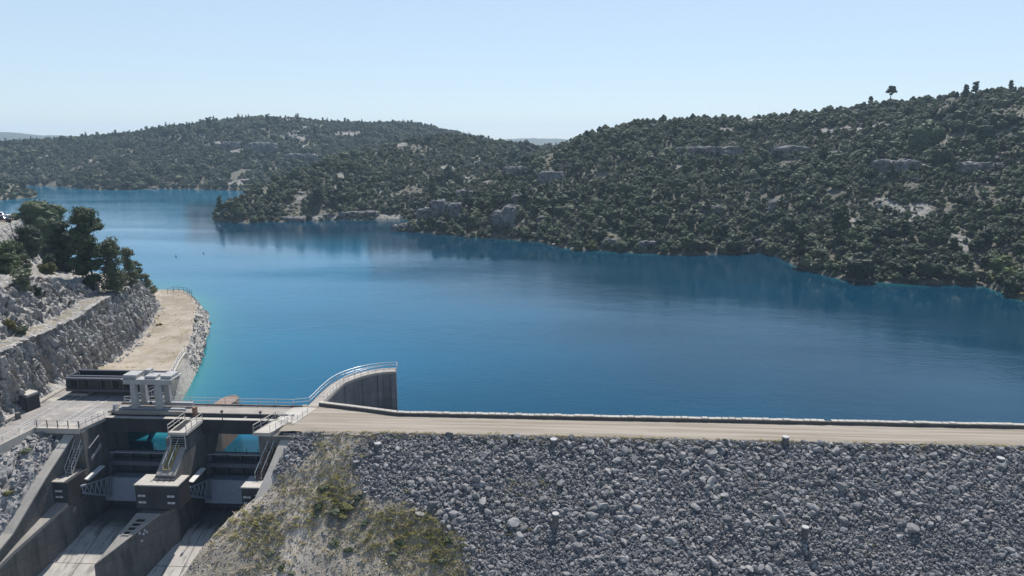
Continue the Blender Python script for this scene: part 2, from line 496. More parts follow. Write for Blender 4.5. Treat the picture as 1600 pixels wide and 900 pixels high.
def rocky_mask(X, Y, Z, t, which):
    """where the slope is bare pale rock"""
    n = fbm(X / 26, Y / 26, oct=4, seed=31)
    band = np.exp(-((Z - 44 - 6 * fbm(X / 80, Y / 80, seed=41)) / 4.5) ** 2) * (which == 0)        # ledge near the top of the right hill
    band2 = np.exp(-((t - 0.72) / 0.10) ** 2) * ((which == 2) & (X > -330) & (X < -180)) * 0.9
    low = np.exp(-((t - 0.35) / 0.16) ** 2) * ((which == 1)) * 0.25 + 0.25 * (which == 2) * np.exp(-((t - .5) / .3) ** 2)
    shore = 0.8 * np.exp(-((t - 0.02) / 0.03) ** 2) * (which == 1)
    return np.clip(sstep(0.36, 0.74, n + 0.30 * band + 0.35 * band2 + low * 0.5 + shore * 0.5 + 1.1 * ledge_mask(X, Y)), 0, 1)

RK = rocky_mask(XX, YY, ZZ, TT, WH)

def m_hills():
    t = NT('garrigue_hillside')
    p = t.coord(kind='Position')
    a = t.noise(p, 0.12, 6, 0.65); b = t.noise(p, 0.9, 5, 0.65)
    soil = t.mix(t.ramp(b, [(0.35, 0.0), (0.65, 1.0)]), (0.085, 0.086, 0.062), (0.215, 0.205, 0.175))
    rock = t.mix(t.ramp(b, [(0.38, 0.0), (0.62, 1.0)]), (0.16, 0.158, 0.15), (0.34, 0.325, 0.30))
    f = t.math('ADD', t.attr('rocky'), t.math('MULTIPLY', t.math('SUBTRACT', a, 0.5), 1.1))
    col = t.mix(t.ramp(f, [(0.35, 0.0), (0.55, 1.0)]), soil, rock)
    sz = t.n('ShaderNodeSeparateXYZ'); t.l(p, sz.inputs[0])
    col = t.mix(t.ramp(t.math('ADD', sz.outputs[2], 7.4), [(0.0, 1.0), (1.0, 0.0)]), col, (0.075, 0.072, 0.06))
    return t.fin(col, 0.95, t.bump(b, 0.9, 1.2), 0.1)
faces = grid_faces(*ZZ.shape)
keep = ZZ.ravel()[faces].max(1) > -10.5
hills = mesh_np('hills', np.stack([XX, YY, ZZ], -1).reshape(-1, 3), faces[keep], m_hills(), smooth=True, attrs={'rocky': RK})
tag(hills, kind='structure')

# distant ground to the horizon with the blue mountains at the left
rs2 = np.concatenate([np.linspace(1250, 2200, 20), np.linspace(2300, 4300, 34)])
th2 = np.linspace(TH0 - 0.05, TH1 + 0.05, 420)
T2, R2 = np.meshgrid(th2, rs2)
px2 = 800 + FPX * np.tan(T2 + YAW) * 1.0
def far_z(T, Rr):
    X, Y = np.sin(T) * Rr, np.cos(T) * Rr
    base = 14 + 5 * fbm(X / 300, Y / 300, oct=4, seed=51)
    pxs = 800 + FPX * np.tan(T + YAW) / math.cos(PITCH)
    ridge = np.interp(pxs, [-400, -150, -40, 20, 70, 130, 220, 400, 760, 820, 860, 900, 1000, 1300], [66, 62, 60, 56, 47, 44, 30, 20, 24, 34, 33, 30, 20, 15])
    k = np.exp(-((Rr - 3500) / 500.0) ** 2)
    return np.where(Rr > 2300, base * (1 - k) + (ridge + 4 * fbm(T * 90, T * 0 + 2, oct=4, seed=61)) * k, base)
Z2 = far_z(T2, R2)
far = mesh_np('distant_ground', np.stack([np.sin(T2) * R2, np.cos(T2) * R2, Z2], -1).reshape(-1, 3), grid_faces(*Z2.shape),
              m_plain('distant_woodland', (0.07, 0.085, 0.06), 0.95, 0, 0.4), smooth=True)
tag(far, kind='structure')

# ------------------------------------------------------------------ WATER (one sheet, finer near the dam; depth attribute near the shores)
def shallow_at(X, Y):
    th = np.arctan2(X, Y); r = np.hypot(X, Y)
    z, _, _ = hill_z(th, r)
    d = np.clip((z + 9.0) / 2.0, 0, 1) ** 2.0 * np.clip(.35 + .9 * fbm(X / 16, Y / 16, oct=3, seed=207), 0.05, 1)
    return d
wx = np.concatenate([np.linspace(-1500, -560, 30), np.linspace(-540, -120, 106), np.linspace(-118, 230, 175), np.linspace(240, 900, 30)])
wy = np.concatenate([[90.9, 92, 95], np.linspace(98, 430, 170), np.linspace(434, 1300, 110)])
WX, WY = np.meshgrid(wx, wy)
def headland_d(X, Y):       # distance to the near left bank, roughly
    bx = np.interp(Y, [100, 113, 123, 131, 147, 163, 180, 192, 205], [-62, -63.3, -65.8, -68.6, -75.7, -83.1, -90, -98, -112])
    return X - bx
SH = np.clip(shallow_at(WX, WY), 0, 1) * .55
hd = headland_d(WX, WY)
SH = np.maximum(SH, np.where(WY < 240, 0.8 * np.exp(-np.clip(hd, 0, 99) / 4.5) * sstep(230, 190, WY), 0))
SH = np.where(WY < 99, 0.05, SH)
OFF = np.full(WX.shape, 400.0)
_wt, _wr = np.arctan2(WX, WY), np.hypot(WX, WY)
for L_ in (A, B):
    OFF = np.minimum(OFF, np.where((_wt > L_['ts'][0] - .03) & (_wt < L_['ts'][-1]), np.abs(np.interp(_wt, L_['ts'], L_['rs']) - _wr), 400))
SHEEN = sstep(45, 165, OFF + 26 * fbm(WX / 60, WY / 60, oct=3, seed=211)) * np.clip(sstep(30, -110, WX - (WY - 90) * .12 + 30 * fbm(WX / 90, WY / 90, oct=3, seed=203)) * .85 + .12, 0, 1)  # open-water sheen and dark hill reflection painted into the water colour
SHEEN = np.where(WY < 99.5, 0, SHEEN)
RUF = np.zeros(WX.shape)
for (qx_, qy_, ax_, ay_) in ((715, 421, 34, 11), (660, 424, 22, 8), (770, 414, 30, 9), (600, 430, 40, 8)):
    c_ = on_level(qx_, qy_, WL); RUF = np.maximum(RUF, np.exp(-(((WX - c_.x) / ax_) ** 2 + ((WY - c_.y) / ay_) ** 2)))
RUF = np.clip(RUF * (.8 + .8 * fbm(WX / 14, WY / 6, oct=3, seed=201)), 0, 1)
def m_water():
    t = NT('lake_water')
    p = t.coord(kind='Position')
    sh = t.attr('shallow')
    big = t.noise(t.coord((1, 2.2, 1), kind='Position'), 0.012, 3, 0.5)
    deep = t.mix(t.math('ADD', t.math('MULTIPLY', t.math('SUBTRACT', big, .5), .45), t.attr('sheen_tone'), clamp=True), (0.0005, 0.029, 0.058), (0.001, 0.110, 0.203))
    col = t.mix(t.math('POWER', sh, 0.8), deep, (0.03, 0.17, 0.17))
    # ripples; calmer and rougher patches drawn out by the wind
    wind = t.noise(t.coord((0.35, 1.6, 1), (0, 0, 0.12), kind='Position'), 0.016, 4, 0.55, 0.6)
    calm = t.ramp(wind, [(0.40, 0.25), (0.62, 1.0)])
    r1 = t.noise(t.coord((1.0, 1.7, 1), kind='Position'), 0.75, 4, 0.6)
    r2 = t.noise(t.coord((1.0, 1.5, 1), (0, 0, 0.4), kind='Position'), 0.16, 3, 0.5)
    hgt = t.math('ADD', t.math('MULTIPLY', r1, 0.21), t.math('MULTIPLY', r2, 0.30))
    b = t.n('ShaderNodeBump'); b.inputs['Distance'].default_value = 1.0
    t.l(hgt, b.inputs['Height']); t.l(t.math('ADD', t.math('MULTIPLY', calm, 0.24), t.math('MULTIPLY', t.attr('ruffled'), 0.55)), b.inputs['Strength'])
    t.fin(col, t.math('ADD', t.math('MULTIPLY', calm, 0.05), 0.05), b.outputs[0], 0.42)
    t.b.inputs['IOR'].default_value = 1.33
    return t.m
water = mesh_np('lake_water', np.stack([WX, WY, np.full(WX.shape, WL)], -1).reshape(-1, 3), grid_faces(*WX.shape), m_water(), smooth=True, attrs={'shallow': SH, 'ruffled': RUF, 'sheen_tone': SHEEN})
tag(water, kind='structure')

# ------------------------------------------------------------------ LEFT HILLSIDE AND ROCK CUT
NS = 760
ss = np.linspace(58, 186, NS)
def I(s, pts): return np.interp(s, [p[0] for p in pts], [p[1] for p in pts])
baseX = I(ss, [(58, -71.5), (80, -72.3), (94, -73.6), (102, -74.6), (112, -77.0), (120, -79.0), (137, -82.8), (150, -88), (165, -94), (180, -102), (186, -106)])
baseZ = I(ss, [(58, -0.2), (102, -0.2), (116, -2.8), (186, -3.4)])
lipZ = I(ss, [(58, 9.0), (88, 9.0), (100, 8.9), (112, 8.2), (122, 8.4), (135, 7.8), (150, 6.6), (160, 4.2), (168, 1.0), (175, -2.4), (186, -3.8)])
upZ = I(ss, [(58, 15.4), (100, 15.2), (112, 14.6), (122, 12.0), (135, 9.4), (150, 7.4), (160, 4.8), (168, 1.4), (175, -2.2), (186, -3.9)])
topZ = I(ss, [(58, 15.9), (112, 15.3), (130, 13.2), (145, 10.6), (158, 7.0), (168, 1.5), (178, -6), (186, -8)])
roadZ = I(ss, [(58, 17.5), (180, 17.3), (186, 12)])
farZ = I(ss, [(58, 17.6), (180, 17.4), (186, 12)])
benchW = I(ss, [(58, 3.2), (100, 3.3), (115, 3.6), (128, 3.2), (140, 1.5), (186, 1.0)])
lean = I(ss, [(58, 0.8), (112, 1.2), (150, 2.6), (170, 4), (186, 4)])
segs = [56, 12, 48, 34, 16, 30]
prof = []   # list of (s, d, z, rough) columns
cols_d, cols_z, cols_r = [], [], []
def lerp(a, b, t): return a + (b - a) * t
d0 = np.zeros(NS); d1 = lean; d2 = d1 + benchW; d3 = d2 + I(ss, [(58, 4.6), (112, 4.2), (130, 2.6), (186, 2.2)]); d4 = d2 + 24; d5 = np.full(NS, 110.0)
kn = [(d0, baseZ, 1.0), (d1, lipZ, 0.6), (d2, lipZ + 0.25, 0.35), (d3, upZ, 1.0), (d4, topZ, 0.3), (d4 + 6.5, roadZ, 0.2), (d5, farZ, 0.2)]
for k in range(6):
    n = segs[k]
    for i in range(n):
        t = i / n
        te = t
        cols_d.append(lerp(kn[k][0], kn[k + 1][0], te)); cols_z.append(lerp(kn[k][1], kn[k + 1][1], te))
        rk = 1.0 if k in (0, 2) else (0.12 if k in (1, 5) else (.6 if k == 4 else 0.35))
        if k == 0 and i == 0: rk = 0.3
        cols_r.append(np.full(NS, rk))
D_ = np.stack(cols_d, 1); Zc = np.stack(cols_z, 1); Rk = np.stack(cols_r, 1)
Sg = np.repeat(ss[:, None], D_.shape[1], 1)
X0 = baseX[:, None] - D_
Y0 = Sg + D_ * 0.10
# the landing drops to the lake behind the plateau
cut = sstep(181, 196, Y0) * (D_ > 12)
Zc = Zc * (1 - cut) + (-9.0) * cut
# fractured rock: slanting joints, blocks and fine roughness, pushed out along +X and up
q1 = fbm(Sg * 0.42 + Zc * 0.16, Zc * 0.11, D_ * 0.1, oct=4, seed=71)
q2 = np.abs(fbm(Sg * 0.9 + Zc * 0.30, Zc * 0.22, D_ * 0.2, oct=3, seed=73))
blk = np.floor(3.2 * fbm(Sg * 0.33 + Zc * 0.1, Zc * 0.30, D_ * 0.15, oct=2, seed=77)) / 3.2
q3 = vnoise(Sg * 2.3, Zc * 1.6, D_ * 1.4, seed=79)
q4 = np.abs(vnoise(Sg * 1.15 + Zc * 0.42, Zc * 0.10 + 9, D_ * 0.1, seed=83)); q5 = np.abs(vnoise(Sg * 2.3 + Zc * 0.9, Zc * 0.35 + 9, D_ * 0.3, seed=85))
wz1, we1 = worley(Sg * 1.0 + Zc * 0.44 + .25 * q1, Zc * 0.085 + D_ * .35, seed=87, tilt=1.0)
wz2, we2 = worley(Sg * 2.1 + Zc * 0.93 + .35 * q1, Zc * 0.26 + D_ * .8, seed=89, tilt=1.3)
wz3, we3 = worley(Sg * 3.6 + Zc * 1.5 + .5 * q1, Zc * 1.15 + D_ * 1.6, seed=91)
push = (0.22 * wz3 - 0.18 * np.exp(-we3 * 7) + 0.30 * wz1 + 0.26 * wz2 - 0.65 * np.exp(-we1 * 10) - 0.32 * np.exp(-we2 * 10) + 0.42 * q1 - 0.5 * q2 + 0.12 * q3 - 0.5 * np.exp(-q4 * 9)) * Rk + 0 * (1.3 * q1 - 1.3 * q2 + 1.2 * blk + 0.3 * q3 - 0.9 * np.exp(-q4 * 9) - 0.45 * np.exp(-q5 * 7)) * Rk
notch = np.exp(-((ss - 100.5) / 1.7) ** 2)[:, None] * 1.8 + np.exp(-((ss - 136) / 0.8) ** 2)[:, None] * 0.9 + np.exp(-((ss - 89) / 1.0) ** 2)[:, None] * 0.8
push = push - notch * (Rk > 0.9) * (D_ <= d1[:, None] + 0.01)
fade = np.clip((Zc - baseZ[:, None]) / 1.5, 0.1, 1)
Xd = X0 + push * 0.95 * fade
Zd = Zc + (0.15 * q3 + 0.55 * wz1 * (D_ > d1[:, None]) + 0.3 * wz2 + 0.3 * fbm(X0 / 6, Y0 / 6, oct=3, seed=81)) * np.clip(Rk, 0.2, 0.8) * fade * (D_ > 0.2)
def m_cliff():
    t = NT('limestone_cliff')
    p = t.coord(kind='Position')
    st = t.noise(t.coord((1.3, 1.3, 0.20), (0.42, 0, 0), kind='Position'), 1.0, 7, 0.72)
    b = t.noise(p, 1.3, 6, 0.7)
    rock = t.mix(t.ramp(st, [(0.36, 0.0), (0.62, 1.0)]), (0.12, 0.12, 0.125), (0.46, 0.445, 0.425))
    rock = t.mix(t.ramp(b, [(0.48, 0.0), (0.75, 0.7)]), rock, (0.19, 0.175, 0.155))
    och = t.noise(t.coord((.5, .5, .15), kind='Position'), 0.7, 4, 0.6)
    rock = t.mix(t.ramp(och, [(0.58, 0.0), (0.72, 0.6)]), rock, (0.30, 0.235, 0.16))
    soil = t.mix(t.ramp(b, [(0.35, 0.0), (0.65, 1.0)]), (0.14, 0.125, 0.08), (0.29, 0.26, 0.21))
    g = t.n('ShaderNodeNewGeometry'); sx = t.n('ShaderNodeSeparateXYZ'); t.l(g.outputs['True Normal'], sx.inputs[0])
    f = t.math('ADD', sx.outputs[2], t.math('MULTIPLY', t.math('SUBTRACT', b, 0.5), 0.5))
    col = t.mix(t.math('MULTIPLY', t.ramp(f, [(0.78, 0.0), (0.95, 1.0)]), t.attr('soil')), rock, soil)
    return t.fin(col, 0.95, t.bump(b, 0.8, 0.35), 0.15)
cliff = mesh_np('hillside', np.stack([Xd, Y0, Zd], -1).reshape(-1, 3), grid_faces(*Xd.shape)[:, ::-1].copy(), m_cliff(), attrs={'soil': np.clip(1.15 - Rk, 0, 1) * np.where((D_ > d1[:, None] - .05) & (D_ < d1[:, None] + .32 * benchW[:, None]) & (ss[:, None] < 128), .15, 1)})
tag(cliff, kind='structure')

# gravel yard on the headland, sloping down behind the deck, with its rocky bank
ny, nx, nb = 190, 34, 26
ys = np.linspace(100.6, 192, ny)
rimX = I(ys, [(79, -61.2), (101, -61.2), (103, -60.6), (112, -62.9), (122.8, -67.3), (128.6, -69.5), (145.5, -76.7), (166, -85.8), (180, -94.5), (186, -100), (192, -109)])
rimZ = I(ys, [(79, -0.06), (100, -0.06), (104, -0.3), (112, -1.5), (122, -2.8), (186, -3.0), (192, -7.6)])
watX = I(ys, [(79, -61.0), (101, -61.0), (113, -63.2), (118, -64.6), (123.6, -66.2), (131, -68.6), (147, -74.6), (163, -81.2), (175, -87.2), (186, -95), (192, -104)])
lefX = I(ys, list(zip(ss, baseX - 2.5)))
yv, yz, yr = [], [], []
for j in range(nx + nb):
    if j < nx:
        t = j / (nx - 1); x = lerp(lefX, rimX, t); z = rimZ + 0.10 * fbm(x / 3, ys / 3, oct=3, seed=91) * (ys > 104); r_ = np.zeros(ny)
        z = z + 0.5 * sstep(0.25, 0.0, t) * (ys > 106)
    else:
        t = (j - nx + 1) / nb; x = lerp(rimX, watX + 0.6, t); z = lerp(rimZ, np.full(ny, -8.2), t ** 0.9)
        nn = fbm(ys * 0.55, z * 0.55, x * 0.3, oct=4, seed=93)
        k = sstep(126, 132, ys) * math.sin(PI * min(t, 0.9))
        x = x + 1.3 * nn * k; z = z + 0.8 * fbm(ys * 0.8, x * 0.8, oct=3, seed=95) * k; r_ = np.full(ny, 1.0)
    yv.append(np.stack([x, ys, z], -1)); yr.append(r_)
YV = np.stack(yv, 1)
def m_yard():
    t = NT('gravel_yard')
    p = t.coord(kind='Position')
    a = t.noise(p, 0.22, 5, 0.6); b = t.noise(p, 1.5, 6, 0.7)
    g = t.mix(t.ramp(a, [(0.38, 0.0), (0.66, 1.0)]), (0.245, 0.21, 0.17), (0.35, 0.31, 0.262))
    g = t.mix(t.ramp(t.noise(t.coord((1, 0.35, 1), kind='Position'), 0.55, 5, 0.65), [(0.52, 0.0), (0.7, 0.75)]), g, (0.25, 0.215, 0.125))
    g = t.mix(t.ramp(b, [(0.5, 0.0), (0.75, 0.45)]), g, (0.2, 0.17, 0.13))
    r = t.mix(t.ramp(b, [(0.36, 0.0), (0.62, 1.0)]), (0.20, 0.185, 0.165), (0.44, 0.41, 0.37))
    col = t.mix(t.attr('rocky'), g, r)
    return t.fin(col, 0.95, t.bump(b, 0.6, 0.25), 0.1)
yard = mesh_np('gravel_yard', YV.reshape(-1, 3), grid_faces(ny, nx + nb), m_yard(), attrs={'rocky': np.stack(yr, 1)})
tag(yard, kind='structure')

# ------------------------------------------------------------------ CREST, ROCKFILL SLOPE
def edge_x(Y): return np.interp(Y, [45, 62, 71.3, 74.2, 77.7, 80.5, 82, 86.3, 90], [-49, -44, -41.0, -40.0, -38.6, -35.6, -34.4, -32.9, -32.6])
def edge_z(Y): return np.interp(Y, [45, 62, 71.3, 74.2, 77.7, 80.5, 82, 86.3, 90], [-30, -17, -10.9, -9.2, -7.9, -6.0, -3.6, -0.2, 0])
def dirt_mask(X, Y):
    bx = np.interp(Y, [45, 72.5, 75.5, 77, 78.5, 79.5, 81, 83, 86], [-3, -7.5, -9, -13, -18, -22.5, -24, -24.5, -23])
    n = 2.6 * fbm(X / 3.5, Y / 3.5, oct=4, seed=101)
    d = sstep(2.6, -2.6, X - bx + n * 1.3)
    # grey stones again beside the stair wall
    nearw = sstep(2.2, 5.0, (X + 33.0) + (86 - Y) * 0.55 + 1.2 * fbm(X / 2, Y / 2, seed=103)) 
    top = sstep(80.5, 83, Y)
    return d * (1 - top * (1 - nearw))
def slope_z(X, Y):
    X = np.asarray(X, float); Y = np.asarray(Y, float)
    pl = -np.clip(86.3 - Y, 0, None) / 1.4
    e = np.clip(X - edge_x(Y), 0, None)
    k = np.exp(-e / 2.6)
    z = pl * (1 - k) + edge_z(Y) * k
    z = z + (0.30 * fbm(X / 4.5, Y / 4.5, oct=4, seed=105) + 0.22 * fbm(X / 1.3, Y / 1.3, oct=3, seed=107)) * sstep(0, 1.2, 86.3 - Y) * np.clip(0.35 + e, 0, 1)
    return z
sy = np.concatenate([np.linspace(46, 68, 24), np.linspace(68.4, 86.3, 70)])
su = np.concatenate([np.linspace(0, 1, 180)[:-1] ** 1.0 * 36, np.linspace(36, 175, 330)])
SYg, SUg = np.meshgrid(sy, su, indexing='ij')
SXg = edge_x(SYg) + SUg
SZg = slope_z(SXg, SYg)
DM = dirt_mask(SXg, SYg)
def track_mask(X, Y):
    cxk = np.interp(Y, [62, 70, 72.5, 76.4, 79, 82, 86], [-33, -30.5, -29.0, -29.2, -28.8, -27.6, -26.5])
    return np.exp(-((X - cxk + .8 * fbm(X / 3, Y / 3, oct=2, seed=209)) / 2.1) ** 2)
def edge_mask(X, Y):
    e = np.clip(X - edge_x(Y), 0, None)
    return np.exp(-((e + .8 * fbm(X / 2.5, Y / 2.5, oct=3, seed=213)) / 2.8) ** 2) * sstep(85, 83, Y) * sstep(75, 77, Y)
TK = np.maximum(track_mask(SXg, SYg), edge_mask(SXg, SYg))
def m_slope():
    t = NT('rockfill_and_dirt')
    p = t.coord(kind='Position')
    a = t.noise(p, 0.30, 5, 0.65); b = t.noise(p, 2.2, 6, 0.72); v = t.voro(p, 2.6)
    rock = t.mix(t.ramp(v, [(0.0, 0.0), (0.7, 1.0)]), (0.16, 0.16, 0.175), (0.07, 0.07, 0.078))
    dirt = t.mix(t.ramp(b, [(0.33, 0.0), (0.62, 1.0)]), (0.19, 0.162, 0.124), (0.345, 0.305, 0.25))
    dirt = t.mix(t.ramp(a, [(0.48, 0.0), (0.64, 0.8)]), dirt, (0.20, 0.18, 0.105))
    fine = t.noise(p, 9.0, 3, 0.6)
    dirt = t.mix(t.ramp(fine, [(0.5, 0.0), (0.62, 0.7)]), dirt, (0.12, 0.112, 0.095))
    dirt = t.mix(t.ramp(fine, [(0.36, 0.6), (0.46, 0.0)]), dirt, (0.40, 0.385, 0.36))
    dirt = t.mix(t.math('MULTIPLY', t.attr('track'), .85), dirt, (0.46, 0.41, 0.35))
    col = t.mix(t.attr('dirt'), rock, dirt)
    vb = t.n('ShaderNodeBump'); vb.inputs['Distance'].default_value = .3; t.l(v, vb.inputs['Height']); t.l(t.math('MULTIPLY', t.math('SUBTRACT', 1.0, t.attr('dirt')), .7), vb.inputs['Strength'])
    return t.fin(col, 0.95, t.bump(b, 0.55, 0.2, vb.outputs[0]), 0.1)
slope = mesh_np('embankment', np.stack([SXg, SYg, SZg], -1).reshape(-1, 3), grid_faces(*SXg.shape), m_slope(), attrs={'dirt': DM, 'track': TK})
tag(slope, kind='structure')

# crest road: one sheet from the spillway to the far right
def para_y(X): return np.interp(X, [-40, -32.6, -20.7, 140], [95.2, 95.2, 92.0, 91.9])
cx = np.linspace(-35.0, 140, 360)
ct = np.linspace(0, 1, 16)
CXg, CTg = np.meshgrid(cx, ct, indexing='ij')
near_e = 86.0 + 0.35 * fbm(CXg / 2.2, CXg * 0 + 3, oct=3, seed=111)
CYg = near_e + CTg * (para_y(CXg) + 0.25 - near_e)
CZg = 0.02 + 0.04 * fbm(CXg / 2, CYg / 2, oct=3, seed=113) - 0.25 * sstep(0.12, 0, CTg) * (CXg > -32)
def m_crest():
    t = NT('crest_road_gravel')
    p = t.coord(kind='Position')
    b = t.noise(p, 2.6, 6, 0.7); tr = t.noise(t.coord((0.05, 1.5, 1), kind='Position'), 0.8, 4, 0.6); a = t.noise(p, 0.2, 4, 0.6)
    c = t.mix(t.ramp(tr, [(0.42, 0.0), (0.58, 1.0)]), (0.215, 0.186, 0.152), (0.30, 0.268, 0.228))
    c = t.mix(t.ramp(a, [(0.5, 0.0), (0.7, 0.5)]), c, (0.26, 0.235, 0.195))
    c = t.mix(t.ramp(b, [(0.55, 0.0), (0.78, 0.55)]), c, (0.2, 0.175, 0.135))
    return t.fin(c, 0.95, t.bump(b, 0.3, 0.06), 0.1)
crest = mesh_np('crest_road', np.stack([CXg, CYg, CZg], -1).reshape(-1, 3), grid_faces(*CXg.shape)[:, ::-1].copy(), m_crest())
tag(crest, kind='structure')
ux = np.linspace(-32, 140, 300); ut = np.linspace(0, 1, 10)
UX, UT = np.meshgrid(ux, ut, indexing='ij')
up = mesh_np('upstream_bank', np.stack([UX, para_y(UX) + 0.4 + UT * 12.5, -0.1 - UT * 9 + 0.3 * fbm(UX, UT * 12, oct=3, seed=115)], -1).reshape(-1, 3), grid_faces(*UX.shape)[:, ::-1].copy(), M['riprap'])
tag(up, kind='structure')

# ================================================================== DAM STRUCTURES
# ---- parapet along the lake side of the crest
root = thing('parapet_wall', 'long low dark stone parapet with pale coping along the lake edge of the crest road', 'wall', (20, 92, 0))
pts = [(-32.6, 95.15), (-27, 93.75), (-20.7, 92.05), (-16, 91.95)] + [(x, 91.95 - 0.0007 * (x + 16)) for x in np.arange(-10, 141, 4)]
m1 = MB(); m2 = MB()
for i, (a, b) in enumerate(zip(pts[:-1], pts[1:])):
    m1.hull8([(a[0], a[1], -0.3), (b[0], b[1], -0.3), (b[0], b[1] + .5, -0.3), (a[0], a[1] + .5, -0.3),
              (a[0], a[1], .42), (b[0], b[1], .42), (b[0], b[1] + .5, .42), (a[0], a[1] + .5, .42)])
for x0 in np.arange(-20.6, 139, 0.9):            # coping stones, slightly uneven
    if random.random() < 0.012: continue
    y = float(para_y(x0)) - 0.06 + random.uniform(-.03, .03); h = 0.12 + random.uniform(-.03, .05)
    m2.box(x0, x0 + 0.9 - random.uniform(0.01, .12), y, y + 0.62, .422, .422 + h)
for a, b in zip(pts[:2], pts[1:3]):
    for k in range(7):
        p = [lerp(a[0], b[0], (k + e) / 7) for e in (0, .97)]; q = [lerp(a[1], b[1], (k + e) / 7) for e in (0, .97)]
        m2.hull8([(p[0], q[0] - .06, .422), (p[1], q[1] - .06, .422), (p[1], q[1] + .56, .422), (p[0], q[0] + .56, .422),
                  (p[0], q[0] - .06, .55), (p[1], q[1] - .06, .55), (p[1], q[1] + .56, .55), (p[0], q[0] + .56, .55)])
m1.build('wall', m_concrete('dark_masonry', (0.13, 0.12, 0.11), (0.05, 0.045, 0.045), 0.5), root)
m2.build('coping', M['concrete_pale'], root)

# ---- marker posts in the rockfill
def marker_post(x, y, hgt, label, r=0.33):
    z = float(slope_z(x, y)) - 0.1 if y < 85.6 else 0.0
    root = thing('marker_post', label, 'post', (x, y, z), 'concrete marker posts in the rockfill')
    n = 20
    m = MB().tube((x, y, z - .2), (x, y, z + hgt), r, n, r * 0.98); m.build('shaft', M['concrete'], root)
    MB().tube((x, y, z + hgt + .002), (x, y, z + hgt + .13), r * 1.1, n, r * 1.04).build('cap', M['crane_paint'], root)
p = on_level(868, 815, -6.4); marker_post(p.x, p.y, 1.55, 'tall round marker post with white cap, middle of the rockfill slope', .38)
p = on_level(1258, 829, -6.5); marker_post(p.x, p.y, 1.2, 'grey marker post with white rim, on the lower slope toward the right', .38)
for px, py, hh, lb in ((590, 686, .45, 'low dark marker stub at the crest edge above the grassy slope'),
                       (865, 688, .75, 'short white capped marker stub at the crest edge above the tall post'),
                       (1227, 692, .6, 'low pale marker stub at the crest edge right of centre'),
                       (1565, 708, .6, 'dark marker stub at the crest edge by the right photo border')):
    p = on_level(px, py, -0.15); marker_post(p.x, p.y, hh, lb, .42)

# ---- railings
def railing(name, label, pts, hgt=1.0, step=2.0, rails=(1.0, 0.5), r=0.035, mat=None, post_mat=None, cat='railing', group=None, pr=None):
    mat = mat or M['steel_rail']; post_mat = post_mat or mat
    pts = [Vector(p) for p in pts]
    root = thing(name, label, cat, pts[0], group)
    for k in rails:
        MB().path([p + Vector((0, 0, hgt * k)) for p in pts], r, 6).build('rail', mat, root)
    L = 0; d = [0]
    for a, b in zip(pts[:-1], pts[1:]): L += (b - a).length; d.append(L)
    n = max(1, round(L / step))
    for i in range(n + 1):
        t = L * i / n
        j = max(k for k in range(len(pts)) if d[k] <= t + 1e-6); j = min(j, len(pts) - 2)
        q = pts[j].lerp(pts[j + 1], (t - d[j]) / max(1e-6, d[j + 1] - d[j]))
        MB().tube(q - Vector((0, 0, .05)), q + Vector((0, 0, hgt)), pr or r, 6).build('post', post_mat, root)
    return root

# ---- curved guide wall
gi = [on_level(*p, 0) for p in ((508, 629), (524, 612), (540, 599), (560, 590.5), (580, 585), (600, 582), (619, 581))]
gi = [Vector((-32.3, 94.6, 0))] + gi
def smooth_path(P, n):
    P = [P[0]] + list(P) + [P[-1]]; out = []
    for i in range(1, len(P) - 2):
        for k in range(n):
            t = k / n
            out.append(0.5 * ((2 * P[i]) + (P[i + 1] - P[i - 1]) * t + (2 * P[i - 1] - 5 * P[i] + 4 * P[i + 1] - P[i + 2]) * t * t + (3 * P[i] - P[i - 1] - 3 * P[i + 1] + P[i + 2]) * t ** 3))
    out.append(P[-2]); return out
gpath = smooth_path(gi, 6)
def offset(path, d):
    o = []
    for i, p in enumerate(path):
        a = path[max(0, i - 1)]; b = path[min(len(path) - 1, i + 1)]
        t = (b - a); t.z = 0; t.normalize()
        o.append(p + Vector((-t.y, t.x, 0)) * d)
    return o
gout = offset(gpath, 2.0)
root = thing('guide_wall', 'curved concrete guide wall with a railed walkway on top, reaching into the lake', 'wall', gpath[0])
m = MB()
gin2 = offset(gpath, 0.25); gout2 = offset(gpath, 1.7)
for i in range(len(gpath) - 1):
    a, b, c, d = gin2[i], gin2[i + 1], gout2[i + 1], gout2[i]
    m.hull8([(a.x, a.y, -12), (b.x, b.y, -12), (c.x, c.y, -12), (d.x, d.y, -12), (a.x, a.y, -.35), (b.x, b.y, -.35), (c.x, c.y, -.35), (d.x, d.y, -.35)])
m.build('wall', M['concrete_guide'], root)
m = MB()
for i in range(len(gpath) - 1):
    a, b, c, d = gpath[i], gpath[i + 1], gout[i + 1], gout[i]
    m.hull8([(a.x, a.y, -.345), (b.x, b.y, -.345), (c.x, c.y, -.345), (d.x, d.y, -.345), (a.x, a.y, .06), (b.x, b.y, .06), (c.x, c.y, .06), (d.x, d.y, .06)])
m.build('walkway', M['concrete_top'], root)
